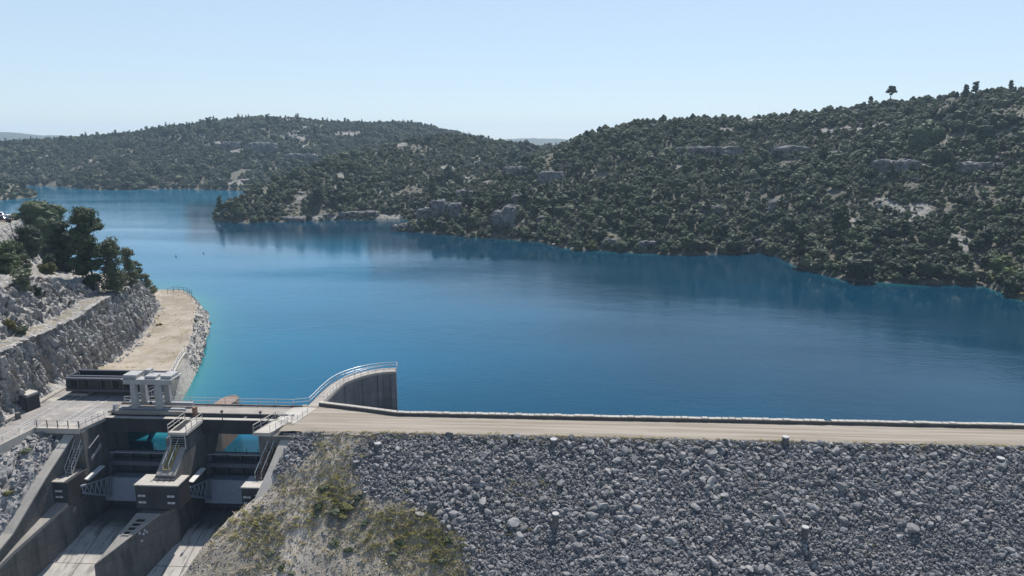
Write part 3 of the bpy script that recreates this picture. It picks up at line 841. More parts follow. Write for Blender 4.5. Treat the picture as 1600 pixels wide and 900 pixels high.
for f0, f1, dd in ((0.44, 0.52, .10), (0.62, 0.70, .10), (0.80, 0.84, .22), (0.93, 1.0, .35)):
    i0, i1 = int(f0 * (len(gpath) - 1)), max(int(f0 * (len(gpath) - 1)) + 1, int(f1 * (len(gpath) - 1)))
    mm = MB(); pi = offset(gpath, .25 - dd)
    for i in range(i0, i1):
        a, b, c, d = pi[i], pi[i + 1], gin2[i + 1], gin2[i]
        mm.hull8([(a.x, a.y, -12), (b.x, b.y, -12), (c.x, c.y, -12), (d.x, d.y, -12), (a.x, a.y, -.36), (b.x, b.y, -.36), (c.x, c.y, -.36), (d.x, d.y, -.36)])
    mm.build('pilaster', M['concrete_guide'], root)
m = MB()
for i in (9, 17):
    a, b = gpath[i], gout[i]; t = (gpath[i + 1] - a).normalized() * .12
    m.hull8([a + Vector((0, 0, .062)), a + t + Vector((0, 0, .062)), b + t + Vector((0, 0, .062)), b + Vector((0, 0, .062)),
             a + Vector((0, 0, .09)), a + t + Vector((0, 0, .09)), b + t + Vector((0, 0, .09)), b + Vector((0, 0, .09))])
m.build('expansion_joint', M['concrete_pale'], root)
zup = Vector((0, 0, .06))
ro = [p + zup for p in offset(gpath, 1.9)]; ri = [p + zup for p in offset(gpath, .1)]
railing('railing', 'pale tube railing along the outer edge of the curved guide wall, wrapping its tip', ro[4:] + [ro[-1].lerp(ri[-1], .5) + Vector((.25, 0, 0))], 1.0, 2.0, (1, .55), .055)
railing('railing', 'thin tube railing with close posts along the inner side of the curved guide wall', ri[6:-6], 1.0, 1.3, (1, .5), .03)

# ---- spillway bridge over the two bays
BX0, BX1 = -61.2, -34.8
root = thing('spillway_bridge', 'flat concrete bridge deck across the two spillway bays', 'bridge', (-48, 92, 0))
MB().box(BX0, BX1 - .3, 91.4, 94.7, -.9, .02).build('roadway', M['concrete_top'], root, .04)
m = MB()
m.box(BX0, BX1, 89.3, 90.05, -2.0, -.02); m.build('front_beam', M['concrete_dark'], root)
MB().box(BX0 + .3, BX1 - 1, 89.28, 89.95, -.017, .05).build('beam_capping', M['concrete_pale'], root)
MB().box(BX0, BX1, 91.15, 91.397, -1.4, .16).build('kerb', M['concrete'], root)
MB().box(BX0, BX1, 94.45, 94.72, .023, .2).build('kerb', M['concrete'], root)
MB().box(BX0, BX1, 93.3, 94.3, -3.4, -.902).build('rear_beam', M['concrete_dark'], root)
for x in (-55.9, -41.6):
    MB().box(x, x + .35, 90.053, 91.147, -1.2, -.1).build('cross_beam', M['concrete'], root)
railing('railing', 'two rail tube railing along the lake side of the spillway bridge', [(-60.8, 94.6, .1), (-36.3, 94.6, .1)] + [ro[3], ro[4]], 1.0, 2.4, (1, .55), .05)

# ---- piers, abutments
FL = -13.0
def floor_z(Y): return np.where(np.asarray(Y) >= 83, FL, FL - (83 - np.asarray(Y)) * 0.36)
root = thing('spillway_pier', 'massive middle concrete pier between the two spillway bays, with a pointed downstream wedge', 'pier', (-49, 86, -13))
m = MB()
m.slab([(-49.7, 85), (-47.05, 85), (-47.0, 94.8), (-49.7, 94.8)], -14.5, -.905)
m.build('pier_body', M['concrete'], root)
m = MB()       # lower body down to the wedge, sloping stair ramp on top
m.prism([(-49.75, 81.5, -5.0), (-47.1, 81.5, -5.0), (-47.05, 84.998, -2.2), (-49.7, 84.998, -2.2)], [(-49.75, 81.5, -24), (-47.1, 81.5, -24), (-47.05, 84.998, -24), (-49.7, 84.998, -24)])
m.build('stair_ramp', M['concrete'], root)
MB().hull8([(-49.7, 81.9, -4.67), (-47.15, 81.9, -4.67), (-47.1, 84.99, -2.19), (-49.65, 84.99, -2.19), (-49.7, 81.9, -4.5), (-47.15, 81.9, -4.5), (-47.1, 84.99, -2.02), (-49.65, 84.99, -2.02)]).build('ramp_lit_top', M['concrete_top'], root)  # added slab, its paler colour stands in for sunlight on the ramp
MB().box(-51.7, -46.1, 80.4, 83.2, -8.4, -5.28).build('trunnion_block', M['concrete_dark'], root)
MB().box(-51.75, -46.05, 80.35, 83.25, -5.277, -5.12).build('block_capping', M['concrete_pale'], root)
m = MB()
m.prism([(-53.5, 73.8, -12.2), (-48.4, 79.9, -8.85), (-47.1, 81.498, -8.6), (-50.6, 81.498, -8.6), (-51.5, 79.9, -8.85)],
        [(-53.7, 73.6, -26), (-48.4, 79.9, -26), (-47.1, 81.498, -26), (-50.6, 81.498, -26), (-51.6, 79.9, -26)])
m.build('downstream_wedge', M['concrete'], root)
MB().prism([(-53.5, 73.8, -12.1), (-48.4, 79.9, -8.75), (-51.5, 79.9, -8.75)], [(-53.5, 73.8, -12.197), (-48.4, 79.9, -8.847), (-51.5, 79.9, -8.847)]).build('wedge_lit_top', M['concrete_top'], root)  # slab added so a paler colour gives the wedge a sunlit top
# grated opening in the wedge top
def wz(y): return -8.745 - (79.9 - y) * 0.549
def wedge_quad(y0, y1, a0, a1, b0, b1, dz, zt=.0):
    return None
g = MB(); fr = MB()
def wx_l(y): return lerp(-51.5, -53.5, (79.9 - y) / 6.1)
def wx_r(y): return lerp(-48.4, -53.5, (79.9 - y) / 6.1)
def wedge_pt(y, t, up): return (lerp(wx_l(y), wx_r(y), t), y, wz(y) + up)
def wedge_block(mb, y0, y1, t0, t1, u0, u1):
    mb.hull8([wedge_pt(y0, t0, u0), wedge_pt(y0, t1, u0), wedge_pt(y1, t1, u0), wedge_pt(y1, t0, u0),
              wedge_pt(y0, t0, u1), wedge_pt(y0, t1, u1), wedge_pt(y1, t1, u1), wedge_pt(y1, t0, u1)])
wedge_block(g, 77.2, 79.2, .28, .72, .003, .012)
op = g.build('grated_opening', M['void'], root)
for k in range(5):
    y = lerp(77.2, 79.2, k / 4); wedge_block(fr, y - .05, y + .05, .26, .74, .014, .10)
wedge_block(fr, 77.1, 79.3, .22, .28, .013, .09); wedge_block(fr, 77.1, 79.3, .72, .78, .013, .09)
gr = fr.build('grate', M['concrete_top'], op)
gr.location = (0, 0, 0)
def vent_panels(root, x0, xs, yf, zs, wd=.95, hg=.26):
    for x in xs:
        for z in zs:
            mb = MB()
            for k in range(2):
                mb.box(x + k * wd * .53, x + k * wd * .53 + wd * .45, yf - .05, yf - .003, z, z + hg)
            mb.build('vent_panel', M['panel'], root)
vent_panels(root, 0, (-51.35, -47.6), 80.4, (-6.75, -7.65))
m = MB()
for k, (a, zz) in enumerate(((.45, -10.6), (.5, -10.3), (.55, -10.7), (.62, -11.5), (.66, -10.4))):
    x = lerp(-48.4, -53.5, a * .5); y = lerp(79.9, 73.8, a * .5)
    MB().box(x - .1, x + .1, y - .12, y + .05, zz, zz + .3).build('drain_outlet', M['panel'], root)
MB().prism([(-49.7, 94.8, -.95), (-47.0, 94.8, -.95), (-47.1, 100.6, -1.45), (-47.5, 102.3, -1.55), (-48.5, 103.2, -1.6), (-49.5, 102.4, -1.55), (-49.75, 100.6, -1.45)],
           [(-49.7, 94.8, -14), (-47.0, 94.8, -14), (-47.1, 100.6, -14), (-47.5, 102.3, -14), (-48.5, 103.2, -14), (-49.5, 102.4, -14), (-49.75, 100.6, -14)]).build('upstream_nose', m_concrete('brown_concrete', (0.30, 0.22, 0.175), (0.13, 0.10, 0.08), .3), root)

def stair(name, label, p0, p1, wid, n, mat, rail_mat, group=None, side=(1, 0, 0), rail_h=.95, both=True):
    p0, p1 = Vector(p0), Vector(p1); sd = Vector(side)
    root = thing(name, label, 'stairs', p0, group)
    for k in (-.5, .5):
        MB().bar(p0 + sd * wid * k, p1 + sd * wid * k, .09, .22).build('stringer', mat, root)
    for k in range(n):
        q = p0.lerp(p1, (k + .5) / n)
        a = q - sd * wid * .48; b = q + sd * wid * .48
        MB().bar(a, b, .24, .05).build('tread', mat, root)
    for k in ((-.5, .5) if both else (.5,)):
        a = p0 + sd * wid * k; b = p1 + sd * wid * k; up = Vector((0, 0, rail_h))
        mb = MB().tube(a + up, b + up, .045, 6)
        for j in range(4):
            q = a.lerp(b, j / 3); mb.tube(q, q + up, .035, 6)
        mb.build('handrail', rail_mat, root)
    return root
stair('staircase', 'steep narrow steel stairs with yellow lower steps on top of the middle pier', (-48.5, 82.3, -4.1), (-48.4, 85.2, -1.7), .8, 11, M['yellow_steel'], M['steel_rail'])

# footbridge on the pier top
root = thing('footbridge', 'narrow concrete footbridge on the middle pier running out from the bridge', 'footbridge', (-48, 87, 0))
MB().box(-49.3, -46.7, 84.8, 89.26, -.40, .015).build('deck', M['concrete_pale'], root, .03)
MB().box(-49.0, -48.0, 85.4, 89.0, .018, .03).build('cable_slot', M['concrete_dark'], root)
MB().box(-48.95, -47.05, 85.0, 89.2, -2.2, -.402).build('support_wall', M['concrete_dark'], root)
railing('railing', 'left railing of the footbridge on the middle pier', [(-49.2, 84.9, .02), (-49.2, 89.3, .02)], 1.0, 1.5, (1, .5), .05, M['concrete_pale'])
railing('railing', 'right railing of the footbridge on the middle pier', [(-46.8, 84.9, .02), (-46.8, 89.3, .02)], 1.0, 1.5, (1, .5), .05, M['concrete_pale'])
m = MB()
for x in (-49.0, -47.0): m.tube((x, 84.78, -2.2), (x, 84.78, -.4), .05, 6)
for k in range(6): m.tube((-49.0, 84.78, -2.1 + k * .32), (-47.0, 84.78, -2.1 + k * .32), .025, 5)
root_l = thing('access_ladder', 'thin vertical ladder frame on the end face of the middle pier', 'ladder', (-48, 84.8, -2.2))
m.build('ladder_frame', M['steel_rail'], root_l)

# left abutment
root = thing('spillway_wall', 'left concrete spillway wall with a long sloping coping strip and trunnion block', 'wall', (-62, 84, -13))
def out_x(Y, x0, Yk=81.5): return np.where(np.asarray(Y) >= Yk, x0, x0 - (Yk - np.asarray(Y)) * .32)
m = MB()
m.slab([(-66, 85.2), (-61.0, 85.2), (-61.0, 94.8), (-66, 94.8)], -24, -.42)
m.slab([(-63.3, 81.6), (-61.0, 81.6), (-61.0, 85.198), (-63.3, 85.198)], -24, -5.5)
m.build('upper_wall', M['concrete'], root)
m = MB()
xa, xb, xc = -61.0, float(out_x(74, -61)), float(out_x(58, -61))
m.prism([(xa - 2.1, 81.598, -8.2), (xc - 1.8, 58, -18), (xc, 58, -18), (xb, 74, -10.9), (xa, 81.598, -8.2)][::1],
        [(xa - 2.1, 81.598, -34), (xc - 1.8, 58, -34), (xc, 58, -34), (xb, 74, -34), (xa, 81.598, -34)])
m.build('chute_wall', M['concrete'], root)
MB().prism([(xa - 1.6, 81.5, -8.06), (xb - 1.5, 74, -10.75), (xc - 1.4, 58, -17.85), (xc + .05, 58, -17.85), (xb + .05, 74, -10.75), (xa + .05, 81.5, -8.06)],
           [(xa - 1.6, 81.5, -8.5), (xb - 1.5, 74, -11.2), (xc - 1.4, 58, -18.3), (xc + .05, 58, -18.3), (xb + .05, 74, -11.2), (xa + .05, 81.5, -8.5)]).build('wall_capping', M['concrete_top'], root)
m = MB()
tp = [(-63.3, 85.9, -.45), (-63.9, 80.0, -4.4), (-64.7, 74.5, -8.9), (-65.4, 70.5, -11.0)]
for a, b in zip(tp[:-1], tp[1:]):
    m.hull8([(a[0], a[1], -30), (b[0], b[1], -30), (b[0] + .9, b[1], -30), (a[0] + .9, a[1], -30),
             (a[0], a[1], a[2] - .1), (b[0], b[1], b[2] - .1), (b[0] + .9, b[1], b[2] - .1), (a[0] + .9, a[1], a[2] - .1)])
m.build('side_wall', M['concrete'], root)
m = MB()
for a, b in zip(tp[:-1], tp[1:]):
    m.hull8([(a[0] - .15, a[1], a[2] - .097), (b[0] - .15, b[1], b[2] - .097), (b[0] + 1.1, b[1], b[2] - .097), (a[0] + 1.1, a[1], a[2] - .097),
             (a[0] - .15, a[1], a[2] + .12), (b[0] - .15, b[1], b[2] + .12), (b[0] + 1.1, b[1], b[2] + .12), (a[0] + 1.1, a[1], a[2] + .12)])
m.build('sloping_coping', M['concrete_pale'], root)
MB().box(-63.8, -60.9, 81.0, 84.6, -8.6, -5.45).build('trunnion_block', M['concrete_dark'], root)
MB().box(-63.85, -61.3, 80.95, 84.65, -5.447, -5.3).build('block_capping', M['concrete_pale'], root)
vent_panels(root, 0, (-62.6,), 81.0, (-6.75, -7.55))
lad = MB()
for x in (-63.5, -62.9): lad.tube((x, 80.9, -8.9), (x, 80.9, -5.3), .04, 5)
for k in range(10): lad.tube((-63.5, 80.9, -8.8 + k * .37), (-62.9, 80.9, -8.8 + k * .37), .03, 5)
lad.build('ladder', M['steel_blue'], root)
mm = MB(); mm.tube((-60.97, 86.0, -3.0), (-60.6, 87.8, -1.9), .06, 6); mm.tube((-60.97, 86.2, -4.6), (-60.6, 88.0, -3.2), .06, 6); mm.tube((-60.97, 86.2, -4.9), (-60.6, 88.0, -3.5), .06, 6)
mm.build('pipe_bracket', M['steel_rail'], root)
stair('staircase', 'pale steel stairs with many rungs beside the left spillway wall', (-61.9, 82.9, -5.2), (-61.7, 85.6, -1.9), .85, 11, M['concrete_pale'], M['steel_rail'])

# right abutment
root = thing('spillway_wall', 'right concrete spillway wall with a wide sloping coping strip, partly buried by the bank', 'wall', (-35, 84, -13))
m = MB()
m.slab([(-37.5, 85.4), (-33.2, 85.4), (-33.2, 94.6), (-37.5, 94.6)], -24, -.45)
m.slab([(-37.5, 81.6), (-35.6, 81.6), (-35.6, 85.398), (-37.5, 85.398)], -24, -5.4)
m.prism([(-41.5, 70, -13.2), (-39.3, 70, -13.2), (-35.7, 81.598, -8.2), (-37.5, 81.598, -8.2)], [(-41.5, 70, -34), (-39.3, 70, -34), (-35.7, 81.598, -34), (-37.5, 81.598, -34)])
m.build('upper_wall', M['concrete'], root)
tp = [(-34.4, 86.2, -.45), (-35.0, 82.6, -3.3), (-35.9, 79.2, -6.4), (-37.0, 76.5, -9.0)]
m = MB(); m2 = MB()
for a, b in zip(tp[:-1], tp[1:]):
    m.hull8([(a[0], a[1], -20), (b[0], b[1], -20), (b[0] + 1.2, b[1], -20), (a[0] + 1.2, a[1], -20),
             (a[0], a[1], a[2] - .1), (b[0], b[1], b[2] - .1), (b[0] + 1.2, b[1], b[2] - .1), (a[0] + 1.2, a[1], a[2] - .1)])
    m2.hull8([(a[0] - .1, a[1], a[2] - .097), (b[0] - .1, b[1], b[2] - .097), (b[0] + 1.3, b[1], b[2] - .097), (a[0] + 1.3, a[1], a[2] - .097),
              (a[0] - .1, a[1], a[2] + .12), (b[0] - .1, b[1], b[2] + .12), (b[0] + 1.3, b[1], b[2] + .12), (a[0] + 1.3, a[1], a[2] + .12)])
m.build('side_wall', M['concrete'], root); m2.build('sloping_coping', M['concrete_pale'], root)
MB().box(-38.1, -35.7, 80.6, 83.6, -8.4, -5.35).build('trunnion_block', M['concrete_dark'], root)
MB().box(-38.15, -35.65, 80.55, 83.65, -5.347, -5.2).build('block_capping', M['concrete_pale'], root)
vent_panels(root, 0, (-37.9,), 80.6, (-6.7, -7.5))
stair('staircase', 'dark steel stairs between the right spillway wall and its coping strip', (-36.6, 82.4, -5.1), (-35.7, 86.2, -1.3), .8, 12, M['rust'], M['steel_rail'])

# walkway and rails at the right end of the bridge
root = thing('access_platform', 'small pale concrete platform at the right end of the spillway bridge', 'platform', (-35, 88, 0))
m = MB().slab([(-38.2, 85.3), (-35.8, 85.3), (-34.6, 90.0), (-37.0, 90.0)], -.44, .03); m.build('deck', M['concrete_pale'], root)
MB().slab([(-36.8, 90.06), (-33.6, 88.4), (-32.6, 94.3), (-36.0, 94.4)], -.2, .055).build('landing', M['concrete_pale'], root)
railing('railing', 'left double rail on the platform at the right bridge end', [(-38.1, 85.4, .03), (-36.9, 90.0, .03)], 1.0, 1.6, (1, .5), .06, M['concrete_pale'])
railing('railing', 'right thin railing of the platform at the right bridge end', [(-35.9, 85.4, .03), (-34.3, 89.4, .06)], 1.0, 1.2, (1, .5), .035)
railing('railing', 'short railing around the landing next to the crest road', [(-36.6, 90.1, .06), (-33.7, 88.5, .06), (-33.1, 91.8, .06)], 1.0, 1.4, (1, .5), .035)

# ---- chute floors
def chute_floor(name, xl, xr):
    yy = np.linspace(94, 56, 40); uu = np.linspace(0, 1, 8)
    YY_, UU = np.meshgrid(yy, uu, indexing='ij')
    k = np.clip(81.5 - YY_, 0, None) * .32
    Xg = lerp(xl - k - .3, xr - k + .3, UU)
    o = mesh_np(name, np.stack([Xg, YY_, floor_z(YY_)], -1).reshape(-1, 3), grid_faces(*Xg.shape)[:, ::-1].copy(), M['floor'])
    return tag(o, kind='structure')
def m_floor():
    t = NT('chute_floor_concrete')
    p = t.coord(kind='Position')
    a = t.noise(p, .5, 5, .6)
    st = t.noise(t.coord((1.5, .15, 1), kind='Position'), 1.0, 5, .6)
    c = t.mix(t.ramp(a, [(.35, 0.), (.65, 1.)]), (.46, .43, .39), (.36, .335, .305))
    c = t.mix(t.ramp(st, [(.52, 0.), (.62, .7)]), c, (.17, .165, .155))
    br = t.n('ShaderNodeTexBrick'); br.inputs['Scale'].default_value = 1.0
    br.inputs['Color1'].default_value = br.inputs['Color2'].default_value = (1, 1, 1, 1); br.inputs['Mortar'].default_value = (.35, .35, .35, 1)
    br.inputs['Mortar Size'].default_value = .05; br.inputs['Brick Width'].default_value = 4.5; br.inputs['Row Height'].default_value = 6.0; br.offset = 0
    t.l(p, br.inputs['Vector'])
    c = t.mix(1.0, c, br.outputs['Color'], 'MULTIPLY')
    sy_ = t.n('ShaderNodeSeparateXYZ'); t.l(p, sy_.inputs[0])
    gate_shade = t.math('ADD', sy_.outputs[1], t.math('MULTIPLY', t.math('SUBTRACT', st, .5), 5.0))
    c = t.mix(t.ramp(t.math('MULTIPLY', t.math('SUBTRACT', gate_shade, 82.0), .33), [(0.0, 0.0), (1.0, .82)]), c, (.05, .05, .05))  # shade below the gates painted into the upper floor colour
    return t.fin(c, .9, None, .2)
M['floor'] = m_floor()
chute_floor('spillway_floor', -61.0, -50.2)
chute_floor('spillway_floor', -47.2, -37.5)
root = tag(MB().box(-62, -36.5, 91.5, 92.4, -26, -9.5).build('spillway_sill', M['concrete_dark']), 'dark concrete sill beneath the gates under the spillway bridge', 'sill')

# ---- radial gates
def radial_gate(xl, xr, label):
    xm = (xl + xr) / 2
    root = thing('radial_gate', label, 'gate', (xm, 89, -13), 'radial gates in the spillway bays')
    cy, cz, rad = 83.0, -8.0, 8.0
    n = 14; v = []; f = []
    for i in range(n + 1):
        a = lerp(R(20.0), R(-39), i / n)
        for x in (xl, xr):
            v += [(x, cy + rad * math.cos(a), cz + rad * math.sin(a)), (x, cy + (rad + .12) * math.cos(a), cz + (rad + .12) * math.sin(a))]
    for i in range(n):
        b = i * 4
        f += [(b, b + 2, b + 6, b + 4), (b + 1, b + 5, b + 7, b + 3), (b, b + 4, b + 5, b + 1), (b + 2, b + 3, b + 7, b + 6)]
    mesh_np('skin_plate', v, f, M['steel_blue'], root)
    # top walkway girder and posts
    m = MB().box(xl, xr, 89.9, 90.45, -5.42, -5.30); m.build('top_girder', M['grey_paint'], root)
    for k in range(6):
        x = lerp(xl + .6, xr - .6, k / 5)
        MB().tube((x, 90.3, -5.3), (x, 90.3, -4.6), .05, 5).build('post', M['steel_dark'], root)
    for k in range(5):
        x = lerp(xl + .3, xr - .3, k / 4)
        mb = MB().bar((x, 90.2, -5.45), (x, 90.35, -8.2), .14, .45); mb.build('rib', M['steel_blue'], root)
    MB().hull8([(xl + .15, 89.0, -6.8), (xr - .15, 89.0, -6.8), (xr - .15, 90.5, -6.95), (xl + .15, 90.5, -6.95), (xl + .15, 89.2, -6.3), (xr - .15, 89.2, -6.3), (xr - .15, 90.5, -6.3), (xl + .15, 90.5, -6.3)]).build('upper_girder', M['steel_blue'], root)
    # lower apron plate leaning back, sky light put into its lighter colour
    MB().hull8([(xl + .1, 87.75, -11.5), (xr - .1, 87.75, -11.5), (xr - .1, 88.4, -11.6), (xl + .1, 88.4, -11.6),
                (xl + .1, 88.75, -8.55), (xr - .1, 88.75, -8.55), (xr - .1, 90.2, -8.5), (xl + .1, 90.2, -8.5)]).build('apron_plate', M['steel_plate'], root)
    for sx, s in ((xl, 1), (xr, -1)):
        x = sx + s * .35
        # end frame with its notched edge
        MB().hull8([(x - .3, 88.7, -8.5), (x + .3, 88.7, -8.5), (x + .3, 90.4, -8.5), (x - .3, 90.4, -8.5), (x - .3, 90.0, -5.2), (x + .3, 90.0, -5.2), (x + .3, 90.5, -5.2), (x - .3, 90.5, -5.2)]).build('end_frame', M['steel_blue'], root)
        # arm: two chords with lattice from the trunnion to the plate
        t0 = Vector((sx + s * .35, 82.9, -6.9)); u1 = Vector((sx + s * .9, 88.3, -8.2)); l1 = Vector((sx + s * .9, 87.9, -10.9)); t1 = t0 + Vector((0, .2, -1.0))
        mb = MB().bar(t0, u1, .28, .22).bar(t1, l1, .30, .28)
        for k in range(6):
            a = t0.lerp(u1, k / 6); b = t1.lerp(l1, (k + .5) / 6); c = t0.lerp(u1, (k + 1) / 6)
            mb.tube(a, b, .07, 5); mb.tube(b, c, .07, 5)
        mb.build('arm', M['steel_plate'], root)
    # added white plate, a painted highlight for the sunlit top of the left arm
    a = Vector((xl + .42, 84.1, -6.55)); b = Vector((xl + .75, 87.0, -6.0))
    MB().bar(a, b, .75, .14).build('arm_highlight', M['white_paint'], root)
radial_gate(-60.85, -49.85, 'blue grey steel radial gate in the left spillway bay')
radial_gate(-46.85, -37.65, 'blue grey steel radial gate in the right spillway bay')

# ---- deck of the left abutment
deck_poly = [(-61.2, 85.3), (-60.3, 89.2), (-61.2, 94.9), (-56.6, 95.2), (-56.2, 98.5), (-58.2, 101.5), (-73.4, 101.5), (-73.2, 94), (-72.0, 84), (-71.3, 60), (-69.6, 60), (-68.3, 79.5), (-67.3, 85.4)]
m = MB().slab([(x, y) for x, y in reversed(deck_poly)], -.4, .02)
def m_deck():
    t = NT('deck_slabs')
    p = t.coord(kind='Position')
    a = t.noise(p, .45, 5, .6); b = t.noise(p, 2.5, 5, .7)
    c = t.mix(t.ramp(a, [(.35, 0.), (.65, 1.)]), (.32, .30, .285), (.225, .218, .212))
    c = t.mix(t.ramp(b, [(.5, 0.), (.72, .5)]), c, (.16, .15, .13))
    br = t.n('ShaderNodeTexBrick'); br.inputs['Scale'].default_value = 1.0
    br.inputs['Color1'].default_value = (1, 1, 1, 1); br.inputs['Color2'].default_value = (.88, .87, .86, 1); br.inputs['Mortar'].default_value = (.45, .45, .45, 1)
    br.inputs['Mortar Size'].default_value = .05; br.inputs['Brick Width'].default_value = 4.0; br.inputs['Row Height'].default_value = 3.2; br.offset = .2
    t.l(p, br.inputs['Vector'])
    c = t.mix(1.0, c, br.outputs['Color'], 'MULTIPLY')
    pale = t.noise(t.coord((1, 1, 1), kind='Position'), .33, 3, .5)
    c = t.mix(t.ramp(pale, [(.56, 0.), (.66, .8)]), c, (.38, .355, .30))
    return t.fin(c, .92, t.bump(b, .2, .05), .15)
deck = m.build('paved_yard', m_deck())
tag(deck, kind='structure')
for i, (x, lb) in enumerate(((-70.0, 'leftmost'), (-68.8, 'second from the left'), (-65.2, 'third from the left'), (-64.0, 'rightmost'))):
    o = MB().box(x - .07, x + .07, 84.5 if i < 2 else 86.2, 97.0, .02, .10).build('crane_rail', M['steel_rail'])
    tag(o, 'steel rail set in the paved deck, ' + lb + ' of the four', 'rail', 'rails set in the paved deck')
o = MB().slab([(-73.4, 86.2), (-72.9, 86.2), (-72.7, 92.2), (-73.4, 100.5), (-74.2, 100.5)], -.1, .22).build('kerb', M['concrete_top'])
tag(o, 'pale concrete kerb along the foot of the cut rock face', 'kerb')
o = MB().slab([(-69.8, 66), (-69.2, 66), (-67.25, 85.55), (-67.75, 85.55)], -1.2, .16).build('kerb', M['concrete_pale'])
tag(o, 'pale edge kerb of the access road above the rocky spillway bank', 'kerb')
o = MB().box(-67.2, -61.3, 85.1, 85.6, -.6, .12).build('kerb', M['concrete_pale'])
tag(o, 'pale front edge kerb of the paved deck above the left spillway wall', 'kerb')
railing('railing', 'railing with dark posts on the front edge of the paved deck', [(-67.2, 85.35, .12), (-61.5, 85.35, .12)], 1.0, 1.45, (.95,), .03, M['steel_rail'], M['steel_dark'], pr=.06)
railing('railing', 'slanting railing on the deck corner toward the white gantry', [(-61.4, 85.4, .05), (-60.45, 89.2, .05)], 1.0, 1.1, (1, .5), .035)
railing('railing', 'pale pipe rail along the access road edge at the left', [(-69.4, 68, .16), (-67.5, 85.4, .16)], .9, 2.6, (1, .5), .04)

# concrete kiosk and bollard by the rock face
root = thing('kiosk', 'small dark concrete kiosk with pale roof against the cut rock face', 'kiosk', (-73.0, 92, 0))
MB().slab([(-74.4, 91.4), (-72.3, 90.6), (-71.9, 92.6), (-74.0, 93.4)], -.2, 2.1).build('walls', M['concrete_dark'], root, .03)
MB().slab([(-74.0, 91.5), (-72.4, 90.9), (-72.05, 92.7), (-73.7, 93.3)], 2.102, 2.4).build('roof', M['concrete_pale'], root, .03)
MB().bar((-73.9, 91.18, 1.0), (-72.75, 90.74, 1.0), .05, 1.7).build('door', M['steel_blue'], root)
root = tag(MB().tube((-72.0, 88.3, -.1), (-72.0, 88.3, .9), .38, 14, .32).build('bollard', M['concrete'], None, .04), 'stubby concrete bollard by the kerb below the rock face', 'bollard')

# ---- dark steel stoplog cage ("long low structure")
root = thing('stoplog_store', 'long low dark steel cage with ribbed side panels, standing on the deck behind the gantry', 'steel frame', (-66, 99, 0))
x0, x1, y0, y1 = -71.2, -56.9, 97.1, 100.4
MB().box(x0 + .3, x0 + 3.2, y0 - .1, y1, .1, .42).build('support', M['concrete_pale'], root)
MB().box(x1 - 3.6, x1 - .3, y0 - .1, y1, .1, .42).build('support', M['concrete_pale'], root)
MB().box(x0, x1, y0, y0 + .35, .75, 1.15).box(x0, x1, y0 - .12, y0 + .5, 2.62, 2.84).build('front_frame', M['steel_blue'], root)
MB().box(x0, x1, y1 - .35, y1, .75, 1.15).box(x0, x1, y1 - .3, y1 + .1, 2.85, 3.05).build('rear_frame', M['steel_blue'], root)
MB().box(x0, x0 + .3, y0 + .36, y1 - .36, .8, 2.9).box(x1 - .3, x1, y0 + .36, y1 - .36, .8, 2.9).build('end_frame', M['steel_blue'], root)
MB().box(x0 + .3, x1 - .3, y0 + .2, y0 + .26, 1.15, 2.62).build('side_panel', M['steel_dark'], root)
MB().box(x0 + .3, x1 - .3, y1 - .3, y1 - .24, 1.15, 2.85).build('side_panel', M['steel_dark'], root)
MB().box(x0 + .3, x1 - .3, y0 + .35, y1 - .35, .78, .86).build('floor_panel', M['steel_dark'], root)
MB().box(x0 + .1, x1, y0 + 1.1, y0 + 1.5, 2.6, 2.8).build('top_girder', M['steel_blue'], root)
for k in range(9):
    x = lerp(x0 + .15, x1 - .3, k / 8)
    MB().box(x, x + .13, y0 + .02, y0 + .19, 1.152, 2.618).build('rib', M['steel_blue'], root)
m = MB()
for k in range(7):
    x = lerp(x0 + .8, x1 - .9, k / 6); m.box(x, x + .9, y0 + .192, y0 + .199, 1.35, 2.4)
m.build('panel_plate', M['void'], root)

# inclined gangway behind the gantry
root = thing('gangway', 'short sloping pale gangway with railings behind the white gantry', 'gangway', (-58.5, 98, 0))
MB().bar((-58.9, 95.2, .15), (-57.2, 96.9, .9), 1.0, .15).build('deck', M['concrete_pale'], root)
for s in (-.5, .5):
    mb = MB().tube((-58.9 + s, 95.2, 1.1), (-57.2 + s, 96.9, 1.9), .05, 5)
    for k in range(5): mb.tube((lerp(-58.9, -57.2, k / 4) + s, lerp(95.2, 96.9, k / 4), lerp(.15, .9, k / 4)), (lerp(-58.9, -57.2, k / 4) + s, lerp(95.2, 96.9, k / 4), lerp(1.1, 1.9, k / 4)), .04, 5)
    mb.build('handrail', M['steel_rail'], root)

# ---- white gantry crane
root = thing('gantry_crane', 'white painted gantry crane on four legs straddling the left end of the bridge', 'crane', (-55.4, 92.6, 0))
for x in (-57.2, -53.75):
    for y in (91.35, 93.7):
        m = MB().hull8([(x - .42, y - .35, .75), (x + .42, y - .35, .75), (x + .42, y + .35, .75), (x - .42, y + .35, .75),
                        (x - .34, y - .3, 4.2), (x + .34, y - .3, 4.2), (x + .34, y + .3, 4.2), (x - .34, y + .3, 4.2)])
        m.build('leg', M['crane_paint'], root)
        MB().tube((x - .62, y - .2, .55), (x - .62, y + .2, .55), .32, 14).build('wheel', M['grey_paint'], root)
for y in (91.35, 93.7):
    MB().box(-58.5, -51.9, y - .3, y + .3, 4.202, 4.85).build('main_beam', M['crane_paint'], root, .03)
for x in (-57.2, -53.75):
    MB().box(x - .3, x + .3, 91.66, 93.39, 4.25, 4.8).build('cross_beam', M['crane_paint'], root)
for y in (91.35, 93.7):
    MB().box(-59.5, -50.2, y - .24, y + .24, .28, .748).build('sill_beam', M['grey_paint'], root)
MB().box(-58.7, -51.6, 91.0, 94.1, 4.853, 4.95).build('platform', M['crane_paint'], root)
